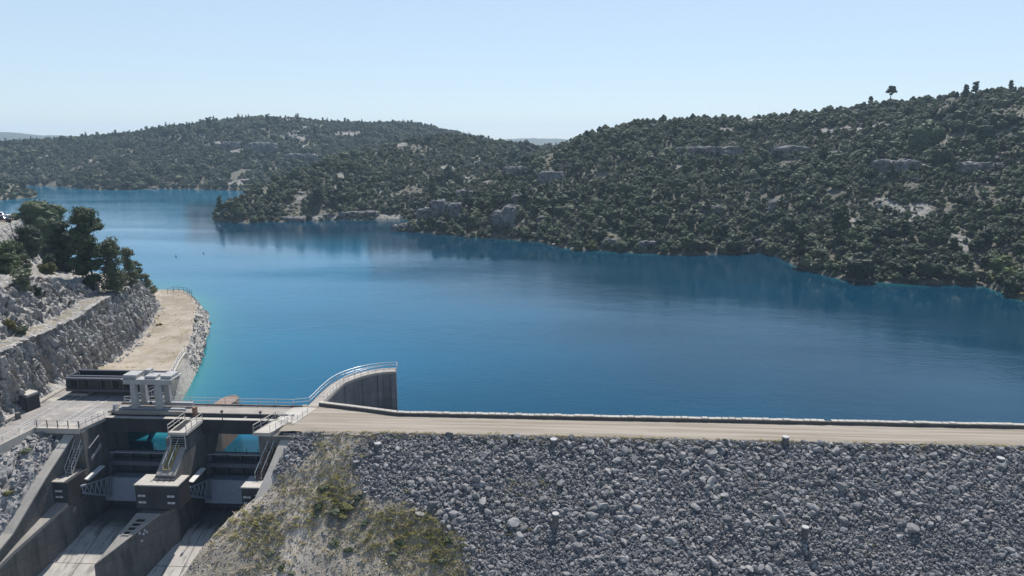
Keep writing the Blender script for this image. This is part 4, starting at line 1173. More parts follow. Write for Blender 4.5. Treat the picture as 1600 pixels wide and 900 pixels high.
for (xx0, xx1, yy0, yy1, z1, nm) in ((-58.5, -56.6, 91.2, 93.2, 5.5, 'hoist_housing'), (-56.4, -55.6, 92.8, 93.9, 5.75, 'control_cabinet'), (-55.5, -53.9, 91.3, 92.6, 5.35, 'hoist_housing'), (-53.3, -51.8, 91.4, 93.6, 5.4, 'hoist_housing')):
    MB().box(xx0, xx1, yy0, yy1, 4.953, z1).build(nm, M['crane_paint'], root, .05)
m = MB().tube((-55.5, 92.2, 1.0), (-55.5, 92.2, 4.2), .03, 5).tube((-55.5, 92.2, .9), (-55.5, 92.2, 1.3), .16, 8); m.build('hook', M['steel_dark'], root)
m = MB()
pr_ = [(-52.9 + .28 * math.cos(a), 93.2, 2.6 + .9 * math.sin(a)) for a in np.linspace(0, 2 * PI, 16)]
m.path(pr_, .04, 5).build('cable_loop', M['steel_rail'], root)
root = thing('end_stop', 'pale end post and low barrier at the left foot of the gantry', 'barrier', (-60, 91, 0))
MB().hull8([(-60.4, 91.0, 0), (-59.8, 91.0, 0), (-59.8, 91.7, 0), (-60.4, 91.7, 0), (-60.3, 91.1, 1.2), (-60.0, 91.1, 1.2), (-60.0, 91.6, 1.2), (-60.3, 91.6, 1.2)]).build('post', M['grey_paint'], root)
MB().box(-59.75, -50.0, 90.55, 90.8, .02, .6).build('barrier', M['concrete_top'], root)
o = MB().box(-48.6, -48.2, 90.2, 90.9, .0, 1.3).build('cabinet', M['rust']); tag(o, 'small rust brown cabinet where the footbridge meets the bridge', 'cabinet')
for x, lb in ((-43.9, 'black lamp post stub in front of the right bay, at its middle'), (-38.6, 'black lamp post stub in front of the right bay, near its right end')):
    rr = thing('handrail_post', lb, 'post', (x, 90.1, -.1))
    MB().tube((x, 89.1, -1.0), (x, 89.1, 1.2), .06, 6).build('shaft', M['steel_dark'], rr); MB().box(x - .14, x + .14, 88.95, 89.22, 1.203, 1.45).build('head', M['steel_dark'], rr)

# ---- curved retaining wall at the lake side of the yard
T_ = [on_level(262, 606, -.2), on_level(266, 597, -.6), on_level(272, 585, -1.5), on_level(282, 565, -2.7), on_level(291, 552, -2.9)]
B_ = [on_level(274, 637, -8), on_level(281, 629, -8), on_level(291, 614, -8), on_level(301, 598, -8), on_level(309, 577, -8)]
T_, B_ = smooth_path(T_, 6), smooth_path(B_, 6)
root = thing('retaining_wall', 'curved battered concrete retaining wall between the gravel yard and the lake', 'wall', T_[0])
m = MB()
for i in range(len(T_) - 1):
    a, b, c, d = T_[i], T_[i + 1], B_[i + 1], B_[i]
    n_ = Vector((-1.5, -.3, 0)); u = Vector((0, 0, .15))
    m.hull8([d, c, c + n_ * 2, d + n_ * 2, a + u, b + u, b + u + n_ * .3, a + u + n_ * .3])
m.build('wall', m_concrete('brown_grey_concrete', (0.27, 0.235, 0.20), (0.12, 0.105, 0.095), .6), root)
m = MB()
for i in range(len(T_) - 1):
    a, b = T_[i], T_[i + 1]; u = Vector((0, 0, .153)); k = Vector((-.5, -.1, 0)); e = Vector((.06, 0, 0))
    m.hull8([a + u + e, b + u + e, b + u + k, a + u + k, a + u + e + Vector((0, 0, .15)), b + u + e + Vector((0, 0, .15)), b + u + k + Vector((0, 0, .15)), a + u + k + Vector((0, 0, .15))])
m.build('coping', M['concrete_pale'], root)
railing('railing', 'pale pipe railing on top of the curved retaining wall', [p + Vector((-.25, 0, .3)) for p in T_], .9, 2.5, (1, .5), .045)
railing('fence', 'thin fence at the far tip of the gravel headland', [on_level(262, 459, -3), on_level(276, 456, -3), on_level(291, 458, -3), on_level(300, 463, -3.1)], 1.4, 1.8, (1, .55), .05, M['steel_dark'], cat='fence')

# rocky bank left of the spillway wall
nb1, nb2 = 70, 46
yy = np.linspace(85.0, 62, nb1); uu = np.linspace(0, 1, nb2)
YB, UB = np.meshgrid(yy, uu, indexing='ij')
xl = np.interp(YB, [62, 79.5, 85.5], [-69.9, -68.3, -67.4]); zl = np.interp(YB, [62, 79, 85.5], [-2.2, -.7, -.5])
xr = np.interp(YB, [62, 70.5, 74.5, 80, 85.9], [-66.4, -65.4, -64.7, -63.9, -63.3]); zr = np.interp(YB, [62, 70.5, 74.5, 80, 85.9], [-15, -11.2, -9.1, -4.6, -.7])
XB = lerp(xl, xr, UB)
ZB = lerp(zl, zr, UB ** 0.8)
nz = fbm(XB * .6, YB * .6, ZB * .6, oct=4, seed=121); nz2 = vnoise(XB * 2.2, YB * 2.2, ZB * 2, seed=123)
kk = np.sin(PI * np.clip(UB, .02, .98))
bw, be = worley(XB * .9 + YB * .2, YB * .75 + ZB * .3, seed=127)
nz = .5 * nz + .5 * bw - .4 * np.exp(-be * 8)
ZB2 = ZB + (1.0 * nz + .28 * nz2) * kk
bank = mesh_np('rocky_bank', np.stack([XB + .5 * nz2 * kk, YB + .5 * nz * kk, ZB2], -1).reshape(-1, 3), grid_faces(nb1, nb2), m_cliff(), attrs={'soil': np.full(XB.shape, .6)})
tag(bank, kind='structure')

# ================================================================== VEGETATION AND STONES
def unit(v): return v / (np.linalg.norm(v, axis=-1, keepdims=True) + 1e-9)
def sphere_dirs(n, g):
    return unit(g.normal(size=(n, 3)))
_SP = None
def core_sphere(nu=9, nv=6):
    v = [(0, 0, 1)]
    for j in range(1, nv):
        for i in range(nu):
            a = PI * j / nv; b = 2 * PI * i / nu
            v.append((math.sin(a) * math.cos(b), math.sin(a) * math.sin(b), math.cos(a)))
    v.append((0, 0, -1)); f = []
    for i in range(nu): f.append((0, 1 + i, 1 + (i + 1) % nu, 1 + (i + 1) % nu))
    for j in range(nv - 2):
        for i in range(nu):
            a = 1 + j * nu + i; b = 1 + j * nu + (i + 1) % nu
            f.append((a, a + nu, b + nu, b))
    L = len(v) - 1
    for i in range(nu): f.append((L, 1 + (nv - 2) * nu + (i + 1) % nu, 1 + (nv - 2) * nu + i, 1 + (nv - 2) * nu + i))
    return np.array(v), np.array(f)
CSV, CSF = core_sphere()
def crown(lobes, nleaf, leaf, g, core=0.72, thin=1.0, up=0.25, rnd=0.42):
    """lobes: list of (centre, (rx,ry,rz)); returns verts, list-of-quad faces"""
    V, F = [], []; nb = 0
    tot = sum(max(l[1]) ** 2 for l in lobes)
    for c, rad in lobes:
        c = np.array(c); rad = np.array(rad)
        if core:
            nz = 1 + 0.22 * g.normal(size=(len(CSV), 1)).clip(-1.3, 1.3)
            V.append(CSV * rad * core * nz + c); F.append(CSF + nb); nb += len(CSV)
        n = int(nleaf * max(rad) ** 2 / tot)
        d = sphere_dirs(n, g); d[:, 2] = d[:, 2] * 0.9 + up; d = unit(d)
        p = c + d * rad * g.uniform(0.70, 1.12, (n, 1)) ** thin
        nn = unit(d + rnd * g.normal(size=(n, 3)))
        a = unit(np.cross(nn, g.normal(size=(n, 3)))); b = np.cross(nn, a)
        sz = leaf * g.uniform(0.55, 1.25, (n, 1))
        q = np.stack([p - a * sz * .5 - b * sz * .35, p + a * sz * .45 - b * sz * .5, p + a * sz * .55 + b * sz * .4, p - a * sz * .4 + b * sz * .5], 1).reshape(-1, 3)
        V.append(q); F.append(np.arange(4 * n).reshape(n, 4) + nb); nb += 4 * n
    return np.concatenate(V), np.concatenate(F)
def faces_clean(F):       # quads whose last two ids agree become triangles
    return [tuple(f[:3]) if f[2] == f[3] else tuple(f) for f in F.tolist()]
def trunk_mesh(pts, r0, r1, n=7):
    m = MB(); k = len(pts) - 1
    for i in range(k): m.tube(pts[i], pts[i + 1], lerp(r0, r1, i / k), n, lerp(r0, r1, (i + 1) / k))
    return m
def simple_tree(name, lobes, nleaf, leaf, mat, g, trunk_h, trunk_r, core=.90):
    """one mesh: short trunk and crown (far trees)"""
    v, f = crown(lobes, nleaf, leaf, g, core, 1.0, .25, .30)
    tm = trunk_mesh([(0, 0, -.6), (.05, .03, trunk_h * .6), (0, 0, trunk_h)], trunk_r, trunk_r * .6, 6)
    fs = faces_clean(f); nt_ = len(tm.f); b = len(v)
    allv = np.concatenate([v, np.array(tm.v)])
    fs += [tuple(b + i for i in q) for q in tm.f]
    o = mesh_np(name, allv, fs, [mat, M['bark']])
    mi = np.zeros(len(o.data.polygons), dtype=np.int32); mi[len(mi) - nt_:] = 1
    o.data.polygons.foreach_set('material_index', mi)
    return o
g = np.random.default_rng(11)
def oak_lobes(g, h=4.0, wd=4.2, n=9):
    L = [((0, 0, h * .46), (wd * .44, wd * .44, h * .42))]
    for i in range(n):
        a = 2 * PI * i / n + g.uniform(-.4, .4); rr = wd * g.uniform(.18, .34); z = h * g.uniform(.30, .72)
        s = g.uniform(.16, .27) * wd
        L.append(((rr * math.cos(a), rr * math.sin(a), z), (s, s, s * .82)))
    L.append(((g.uniform(-.3, .3), g.uniform(-.3, .3), h * .84), (wd * .22, wd * .22, h * .16)))
    return L
def pine_lobes(g, h=7.0, wd=3.6, n=11, cone=True):
    L = []
    for i in range(n):
        t = i / (n - 1); z = h * lerp(.30, .93, t)
        rr = wd * .5 * (1 - .75 * t if cone else (1 - .35 * abs(t - .5)))
        a = i * 2.4 + g.uniform(-.4, .4); k = rr * g.uniform(.25, .7)
        s = max(.4, rr * g.uniform(.45, .75))
        L.append(((k * math.cos(a), k * math.sin(a), z), (s, s, s * .55)))
    return L
oaks = [simple_tree('oak_tree', oak_lobes(g, 4.2, g.uniform(3.8, 4.6), 7 + i % 4), 420, .30, M['oak'], g, 1.4, .16) for i in range(6)]
olives = [simple_tree('oak_tree', oak_lobes(g, 3.6, g.uniform(3.6, 4.4), 7 + i), 420, .28, M['oak_olive'], g, 1.3, .14) for i in range(3)]
pines = [simple_tree('pine_tree', pine_lobes(g, 7, 3.8, 11, i < 2), 360, .42, M['pine'], g, 5.5, .14) for i in range(4)]
greens = [simple_tree('deciduous_tree', oak_lobes(g, 4.6, 4.6, 10), 420, .42, M['green'], g, 1.6, .16) for i in range(2)]
def bush_lobes(g, n=5):
    return [((g.uniform(-.5, .5), g.uniform(-.5, .5), g.uniform(.25, .6)), (g.uniform(.35, .6),) * 2 + (g.uniform(.3, .5),)) for _ in range(n)]
bushes = [simple_tree('shrub', bush_lobes(g), 130, .24, [M['oak_olive'], M['oak'], M['broom']][i % 3], g, .3, .05) for i in range(3)]

# ---- scatter by geometry nodes: instances of the sources on a point mesh
def scatter(name, pts, rot, scl, idx, sources, kind='stuff'):
    me = bpy.data.meshes.new(name)
    me.vertices.add(len(pts)); me.vertices.foreach_set('co', np.asarray(pts, np.float32).ravel())
    for an, typ, av, fld in (('rot', 'FLOAT_VECTOR', rot, 'vector'), ('scl', 'FLOAT_VECTOR', scl, 'vector'), ('idx', 'INT', idx, 'value')):
        a = me.attributes.new(an, typ, 'POINT')
        a.data.foreach_set(fld, np.asarray(av, np.int32 if typ == 'INT' else np.float32).ravel())
    o = bpy.data.objects.new(name, me); C.objects.link(o)
    ng = bpy.data.node_groups.new(name, 'GeometryNodeTree')
    ng.interface.new_socket('Geometry', in_out='INPUT', socket_type='NodeSocketGeometry')
    ng.interface.new_socket('Geometry', in_out='OUTPUT', socket_type='NodeSocketGeometry')
    N = ng.nodes; Lk = ng.links
    gi_ = N.new('NodeGroupInput'); go = N.new('NodeGroupOutput'); iop = N.new('GeometryNodeInstanceOnPoints'); jn = N.new('GeometryNodeJoinGeometry')
    for s_ in reversed(sources):
        oi = N.new('GeometryNodeObjectInfo'); oi.transform_space = 'ORIGINAL'; oi.inputs['Object'].default_value = s_; oi.inputs['As Instance'].default_value = True
        Lk.new(oi.outputs['Geometry'], jn.inputs[0])
    def na(nm, typ):
        q = N.new('GeometryNodeInputNamedAttribute'); q.data_type = typ; q.inputs['Name'].default_value = nm; return q.outputs['Attribute']
    e2r = N.new('FunctionNodeEulerToRotation'); Lk.new(na('rot', 'FLOAT_VECTOR'), e2r.inputs[0])
    Lk.new(gi_.outputs[0], iop.inputs['Points']); Lk.new(jn.outputs[0], iop.inputs['Instance'])
    iop.inputs['Pick Instance'].default_value = True
    Lk.new(na('idx', 'INT'), iop.inputs['Instance Index']); Lk.new(e2r.outputs[0], iop.inputs['Rotation']); Lk.new(na('scl', 'FLOAT_VECTOR'), iop.inputs['Scale'])
    Lk.new(iop.outputs[0], go.inputs[0])
    md = o.modifiers.new('scatter', 'NODES'); md.node_group = ng
    return tag(o, kind=kind)

# ---- woods on the hills
elev = np.arctan2(ZZ - H, RR)
runmax = np.maximum.accumulate(np.where(ZZ > -12, elev, -9), axis=0)
def sample_layer(n, r0, r1, g):
    th = g.uniform(TH0 + .01, TH1 - .01, n); r = np.sqrt(g.uniform(r0 ** 2, r1 ** 2, n))
    z, wch, t = hill_z(th, r)
    return th, r, z, wch, t
def los_ok(th, r, ztop):
    i = np.clip(np.searchsorted(rs_, r) - 2, 0, len(rs_) - 1)
    j = np.clip(((th - TH0) / (TH1 - TH0) * (len(ths) - 1)).round().astype(int), 0, len(ths) - 1)
    return np.arctan2(ztop - H, r) > runmax[i, j] - 0.002
def wood(n, r0, r1, layers, g, sc_mu, sc_sd, pine_frac, dens_bare=0.92, thr=0.06, gap=1.46):
    th, r, z, wch, t = sample_layer(n, r0, r1, g)
    X, Y = np.sin(th) * r, np.cos(th) * r
    ok = np.isin(wch, layers) & (z > WL + .15) & (t < 1.10)
    rk = rocky_mask(X, Y, z, t, wch)
    cl = fbm(X / 13, Y / 13, oct=3, seed=131)
    ok &= g.uniform(size=n) > np.clip(rk * dens_bare, 0, 1)
    ok &= g.uniform(size=n) > .95 * sstep(.25, .7, ledge_mask(X, Y - 2.5))
    ok &= cl > -0.28 + thr - g.uniform(0, .25, n)
    sc = np.clip(g.lognormal(math.log(sc_mu), sc_sd, n), .35 * sc_mu, 1.75 * sc_mu) * (1 - .45 * rk)
    sc = np.where(g.uniform(size=n) < .07, sc * 1.55, sc)
    sc = sc * np.clip(1 + .75 * fbm(X / 30, Y / 30, oct=2, seed=137), .5, 1.7)
    sc = np.where((t > .88) & ((wch == 0) | (wch == 2)), np.minimum(sc * .8, 1.1), sc)
    ok &= los_ok(th, r, z + 4 * sc)
    i_ = np.where(ok)[0]
    cell = 4.0 * sc_mu; occ = {}; keep_ = []
    for q in i_:
        a_, b_ = int(X[q] // cell), int(Y[q] // cell); good = True
        for da in (-1, 0, 1):
            for db in (-1, 0, 1):
                for o_ in occ.get((a_ + da, b_ + db), ()):
                    if (X[q] - X[o_]) ** 2 + (Y[q] - Y[o_]) ** 2 < (gap * (sc[q] + sc[o_])) ** 2: good = False; break
                if not good: break
            if not good: break
        if good: keep_.append(q); occ.setdefault((a_, b_), []).append(q)
    ok = np.array(keep_)
    return X[ok], Y[ok], z[ok], sc[ok], wch[ok], t[ok], r[ok]
def pick_kind(n, g, X, Y, pine_frac):
    # indices: 0-5 oak, 6-8 olive, 9-12 pine
    u = g.uniform(size=n); m = fbm(X / 40, Y / 40, oct=2, seed=141)
    k = np.where(u < .68 - .2 * m, g.integers(0, 6, n), g.integers(6, 9, n))
    pf = pine_frac + .12 * (fbm(X / 60, Y / 60, oct=2, seed=143) > .15)
    return np.where(g.uniform(size=n) < pf, g.integers(9, 13, n), k)
g = np.random.default_rng(23)
w1 = wood(90000, 195, 470, [0], g, .78, .38, .05)
w2 = wood(64000, 380, 640, [1], g, .78, .36, .06)
w3 = wood(115000, 600, 1045, [2, 3], g, 1.0, .30, .09)
PX, PY, PZ, PS, PW, PT, PR = [np.concatenate(a) for a in zip(w1, w2, w3)]
PK = pick_kind(len(PX), g, PX, PY, .05)
PK = np.where((PK >= 9) & (PT > .8) & (PW == 0), PK - 9, PK)
# small scrub between the trees
sc1 = wood(70000, 195, 640, [0, 1], g, .75, .35, 0, .45, -.6, .8)
scn = len(sc1[0])
WSRC = oaks + olives + pines
n_all = len(PX)
px_, py_, dd_ = seen_at((PX, PY, PZ + 2)) if False else (None, None, None)
def seen_np(X, Y, Z):
    c, s = math.cos(YAW), math.sin(YAW)
    x = X * c + Y * s; f = -X * s + Y * c; z = Z - H
    d = f * math.cos(PITCH) - z * math.sin(PITCH); u = f * math.sin(PITCH) + z * math.cos(PITCH)
    return 800 + FPX * x / d, 450 - FPX * u / d, d
QX, QY, QD = seen_np(PX, PY, PZ + 2 * PS)
isp = PK >= 9
big = np.where((QX > 4) & (QX < 1596) & (QY > 100) & (QY < 520), PS * np.where(isp, 6.5, 4.2) / QD, 0)
indiv = np.zeros(n_all, bool)
for sel, cnt in ((~isp, 300), (isp, 90)):
    c_ = np.where(sel)[0]; indiv[c_[np.argsort(-big[c_])[:cnt]]] = True

AREA = {0: 'right hill', 1: 'middle promontory', 2: 'far hill', 3: 'far left point'}
used = {}
def place_words(px, py):
    return f'{px / 16:.1f} percent across and {py / 9:.1f} percent down the photo'
def inst(src, name, X, Y, Z, rz, s, label, cat, group, first):
    o = first if first is not None else src.copy()
    if first is None: C.objects.link(o)
    o.name = name; o.location = (X, Y, Z); o.rotation_euler = (0, 0, rz); o.scale = (s[0], s[1], s[2])
    for k_ in ('kind',):
        if k_ in o: del o[k_]
    return tag(o, label, cat, group)
firsts = {i: o for i, o in enumerate(WSRC)}
ids = np.where(indiv)[0]
for i in ids:
    k = int(PK[i]); f0 = firsts.pop(k, None); s = float(PS[i])
    kind = 'dark oak' if k < 6 else ('olive oak' if k < 9 else 'pine')
    size = 'small' if s < .8 else ('large' if s > 1.25 else 'rounded')
    if k >= 9: size = 'short' if s < .8 else ('tall' if s > 1.25 else 'slender')
    where = 'shoreline of' if PT[i] < .05 else ('lower' if PT[i] < .33 else ('middle of' if PT[i] < .7 else 'upper'))
    lab = f'{size} {kind}, {where} {AREA[int(PW[i])]}, {QX[i] / 16:.1f}% across, {QY[i] / 9:.1f}% down photo'
    inst(WSRC[k], 'oak_tree' if k < 9 else 'pine_tree', PX[i], PY[i], PZ[i] - .15, random.uniform(0, 6.28), (s * random.uniform(.9, 1.15), s, s * random.uniform(.85, 1.1)), lab,
         'tree', 'oaks on the wooded slopes' if k < 9 else 'pines on the wooded slopes', f0)
for k, o in firsts.items():      # a source that no single tree used yet stands among the oaks too
    j = np.where((PK == k) & ~indiv)[0]; j = j[np.argmax(big[j])]; indiv[j] = True; s = float(PS[j])
    inst(o, o.name.split('.')[0], PX[j], PY[j], PZ[j] - .15, 0., (s, s, s), f'tree on {AREA[int(PW[j])]}, {QX[j] / 16:.1f}% across, {QY[j] / 9:.1f}% down the photo', 'tree', 'oaks on the wooded slopes' if k < 9 else 'pines on the wooded slopes', o)
r_ = ~indiv
nr_ = int(r_.sum())
scatter('woodland', np.stack([PX, PY, PZ - .15], -1)[r_], np.stack([np.zeros(nr_), np.zeros(nr_), g.uniform(0, 6.28, nr_)], -1),
        np.stack([PS * g.uniform(.9, 1.2, n_all), PS, PS * g.uniform(.8, 1.15, n_all)], -1)[r_], PK[r_], WSRC)
scatter('scrub', np.stack([sc1[0], sc1[1], sc1[2] - .1], -1), np.stack([np.zeros(scn), np.zeros(scn), g.uniform(0, 6.28, scn)], -1),
        np.stack([sc1[3] * 1.2, sc1[3] * 1.2, sc1[3] * .9], -1), np.where(g.uniform(size=scn) < .16, 2, g.integers(0, 2, scn)), bushes)

dg = bpy.context.evaluated_depsgraph_get()
def bvh_of(objs):
    V, F = [], []; b = 0
    for o in objs:
        me = o.data; n = len(me.vertices); co = np.empty(n * 3, np.float32); me.vertices.foreach_get('co', co)
        V += [tuple(p) for p in co.reshape(-1, 3).tolist()]; F += [tuple(b + i for i in p.vertices) for p in me.polygons]; b += n
    return BVHTree.FromPolygons(V, F)
hill_bvh = bvh_of([hills])
near_bvh = bvh_of([cliff, yard, slope, crest, bank, deck])
EYE = Vector((0, 0, H))
def on_hill(px, py): return hill_bvh.ray_cast(EYE, ray(px, py).normalized())[0]
def on_near(px, py): return near_bvh.ray_cast(EYE, ray(px, py).normalized())[0]
def down_near(x, y): return near_bvh.ray_cast(Vector((x, y, 60)), Vector((0, 0, -1)))[0]
def down_hill(x, y): return hill_bvh.ray_cast(Vector((x, y, 200)), Vector((0, 0, -1)))[0]

# ---- green deciduous trees by the shore
gl = [(752, 322, 1.5, 'bright green tree in the gap between the two grey shoreline cliffs'), (742, 340, 1.2, 'lower fresh green tree beside the left shoreline cliff'), (770, 312, 1.2, 'fresh green tree above the right shoreline cliff'),
      (838, 340, 1.0, 'yellow green tree right of the right shoreline cliff'), (832, 352, .9, 'small yellow green bush low beside the right shoreline cliff'), (905, 385, .8, 'low fresh green bush at the waterline near the middle'), (925, 383, .9, 'second fresh green bush at the waterline near the middle'),
      (1568, 418, 1.3, 'yellow green tree on the shore at the right photo border'), (1582, 432, 1.1, 'lower yellow green tree on the shore at the right photo border'), (1500, 428, .9, 'small yellow green tree on the right shore'), (1040, 320, .9, 'lone pale green bush midway up the right hill'),
      (365, 326, .8, 'pale green bush at the tip of the middle promontory'), (1560, 330, 1.0, 'pale green bush among dark oaks at the far right'), (1265, 400, .8, 'pale green bush above the small cove in the right shore')]
first2 = {i: o for i, o in enumerate(greens)}
for q, (px, py, s, lb) in enumerate(gl):
    p = on_hill(px, py + 6)
    if p is None: continue
    inst(greens[q % 2], 'deciduous_tree', p.x, p.y, p.z - .2, random.uniform(0, 6), (s, s, s * .9), lb, 'tree', 'light green trees near the shore', first2.pop(q % 2, None))
# ridge pines standing against the sky
def umbrella_lobes(g):
    L = [((0, 0, 5.6), (1.7, 1.7, .8)), ((.6, .2, 6.4), (1.3, 1.2, .6)), ((-1.2, .3, 5.0), (1.0, 1.0, .55)), ((1.3, -.4, 5.0), (1.1, 1.0, .5)), ((-.5, -.3, 6.6), (.9, .9, .5)), ((.1, 0, 4.2), (.8, .8, .4))]
    return L
lone = simple_tree('pine_tree', umbrella_lobes(g), 420, .42, M['pine'], g, 5.6, .22)
def ridge_at(px):
    th = rt(px, 300, 500)[0]; L = A
    rr_ = float(np.interp(th, L['tr'], L['rr'])); z = float(hill_z(np.array([th]), np.array([rr_]))[0][0])
    return Vector((math.sin(th) * rr_, math.cos(th) * rr_, z))
p = ridge_at(1376); inst(lone, 'pine_tree', p.x, p.y, p.z - .3, 0, (1.25, 1.25, 1.5), 'lone umbrella shaped pine standing against the sky on the right hill ridge', 'tree', None, lone)
for px, s, lb in ((1490, .95, 'tall dark pine on the ridge, left of the close pair'), (1504, 1.05, 'tallest dark pine of the close pair on the right ridge'), (1347, .9, 'small pine on the ridge just left of the lone umbrella pine'), (1556, .7, 'dark rounded pine on the ridge near the right photo border')):
    p = ridge_at(px); inst(pines[2], 'pine_tree', p.x, p.y, p.z - .3, random.uniform(0, 6), (s, s, s), lb, 'tree', None, None)

# ---- grey rock outcrops on the hills
def rock_block(name, c, sx, sy, sz, mat, seed, sub=4, flat=.25, rough=.35):
    bm = bmesh.new(); bmesh.ops.create_cube(bm, size=1.0)
    bmesh.ops.subdivide_edges(bm, edges=bm.edges[:], cuts=2 ** sub - 3 if sub < 5 else 24, use_grid_fill=True)
    v = np.array([q.co[:] for q in bm.verts])
    e = np.clip(np.abs(v) * 2, 0, 1)
    v = v * (1 - .16 * (np.sort(e, 1)[:, 1:2] ** 4))
    P = v * np.array([sx, sy, sz])
    k = min(sx, sy, sz)
    n1 = fbm(P[:, 0] / (k * .45) + seed, P[:, 1] / (k * .45), P[:, 2] / (k * .3), oct=3, seed=seed)
    n2 = np.floor(3 * fbm(P[:, 0] / (k * .5) + seed, P[:, 1] / (k * .5) + 5, P[:, 2] / (k * .9), oct=2, seed=seed + 3)) / 3
    wv, we = worley(P[:, 0] / (k * .42) + seed + P[:, 1] / (k * .6), P[:, 2] / (k * .42) + P[:, 1] / (k * .9), seed=seed)
    n2 = n2 * .3 + wv * .75 - .5 * np.exp(-we * 8)
    d = unit(v) * np.array([1, 1, .5])
    P = P + d * (k * rough * (n1 * .8 + n2 * .7))[:, None]
    for q, w_ in zip(bm.verts, P): q.co = Vector(w_)
    me = bpy.data.meshes.new(name); bm.to_mesh(me); bm.free(); me.materials.append(mat)
    o = bpy.data.objects.new(name, me); C.objects.link(o); o.location = c
    return o
def m_outcrop():
    t = NT('grey_outcrop_rock')
    p = t.coord(kind='Position')
    st = t.noise(t.coord((.5, .5, .12), kind='Position'), 1.2, 6, .7); b = t.noise(p, .9, 5, .65)
    c = t.mix(t.ramp(st, [(.36, 0.), (.62, 1.)]), (.10, .10, .102), (.25, .245, .24))
    c = t.mix(t.ramp(b, [(.5, 0.), (.72, .7)]), c, (.12, .12, .11))
    return t.fin(c, .95, t.bump(b, .8, .6), .1)
M['outcrop'] = m_outcrop()
oc = [(664, 336, 22, 24, 'left broken buttress of the grey cliff at the waterline below the promontory'), (686, 328, 24, 34, 'tall middle buttress of the left shoreline cliff'), (712, 330, 20, 28, 'right buttress of the left shoreline cliff'),
      (724, 306, 28, 20, 'grey rock shoulder above the left shoreline cliff'),
      (780, 344, 18, 34, 'left pillar of the pale grey shoreline cliff'), (796, 340, 18, 40, 'tall right pillar of the pale grey shoreline cliff'), (812, 314, 24, 22, 'grey crag just above the right shoreline cliff'),
      (846, 346, 16, 18, 'small grey cliff knob right of the shoreline cliffs'), (958, 380, 34, 16, 'low grey boulder face at the waterline below the middle of the right hill'), (1010, 384, 26, 18, 'rounded grey rock face at the waterline, left of the small cove'),
      (805, 268, 40, 18, 'grey crag high above the shoreline cliffs'), (862, 278, 44, 22, 'dark grey crag on the shoulder where the hills meet'),
      (1085, 236, 48, 14, 'left end of the grey rock band high on the right hill'), (1130, 238, 60, 18, 'long grey crag in the rock band high on the right hill'), (1235, 238, 50, 18, 'square grey crag in the middle of the high rock band'), (1300, 244, 40, 14, 'right grey crag of the high rock band'),
      (1400, 262, 60, 22, 'broken pale crag right of centre on the upper right hill'), (1540, 262, 60, 14, 'flat pale crag under the track at the far right'),
      (1110, 328, 40, 14, 'pale tilted rock ribs midway down the right hill'), (1215, 324, 26, 22, 'pale stacked rock step above the small cove'), (1185, 380, 12, 14, 'small pale rock at the head of the small cove'),
      (408, 232, 46, 18, 'grey cliff band on the far hill under its summit'), (470, 246, 50, 12, 'pale bare rock slab on the flank of the far hill'), (360, 228, 30, 12, 'left grey crag on the far hill'),
      (630, 356, 36, 10, 'low pale rock islet at the shore where the promontory meets the right hill'), (560, 334, 60, 8, 'pale rock ledge at the waterline of the middle promontory'), (450, 342, 50, 6, 'thin pale rock ledge along the promontory shore')]
for q, (px, py, wpx, hpx, lb) in enumerate(oc):
    p = on_hill(px, py + hpx * .35)
    if p is None: continue
    d = (p - EYE).length / FPX
    sx, sz = wpx * d, hpx * d * 1.15
    o = rock_block('rock_outcrop', (p.x, p.y + sx * .08, p.z + sz * .18), sx, max(sx * .35, sz * .6), sz, M['outcrop'], 200 + q * 7, 4, .25, .30)
    o.rotation_euler = (0, 0, random.uniform(-.25, .25))
    tag(o, lb, 'rock', 'rock outcrops on the hills')
# pale ledges scattered in the garrigue (uncountable)
led = [rock_block('limestone_ledge', (0, 0, 0), 3.4, 1.8, .8, M['limestone'], 400 + i * 5, 3, .2, .5) for i in range(3)]
lth, lr, lz, lw, lt = sample_layer(30000, 210, 1020, g)
lX, lY = np.sin(lth) * lr, np.cos(lth) * lr
lrk = rocky_mask(lX, lY, lz, lt, lw)
ok = (lz > WL + .1) & (lt < 1.02) & (g.uniform(size=len(lX)) < np.clip(lrk * .9 + .05 + .5 * (lt < .02) * (lw == 1), 0, .7)) & los_ok(lth, lr, lz + 1)
nl = int(ok.sum())
lp = [('long pale limestone ledge in the bare band near the top of the right hill', 1215, 190), ('pale limestone ledge at the left end of the bare hilltop band', 1165, 190), ('pale limestone ledge near the right track', 1520, 250)]
for o, (lb, px, py) in zip(led, lp):
    p = on_hill(px, py); o.location = p; o.scale = (1.6, 1.3, .8); tag(o, lb, 'rock', 'pale ledges on the right hill')
scatter('limestone_rubble', np.stack([lX, lY, lz], -1)[ok], np.stack([g.normal(0, .1, nl), g.normal(0, .1, nl), g.uniform(0, 6.28, nl)], -1),
        (np.exp(g.normal(-.2, .5, nl)) * np.where(lr[ok] > 600, 1.25, .9))[:, None] * np.array([[1, 1, .7]]), g.integers(0, 3, nl), led)

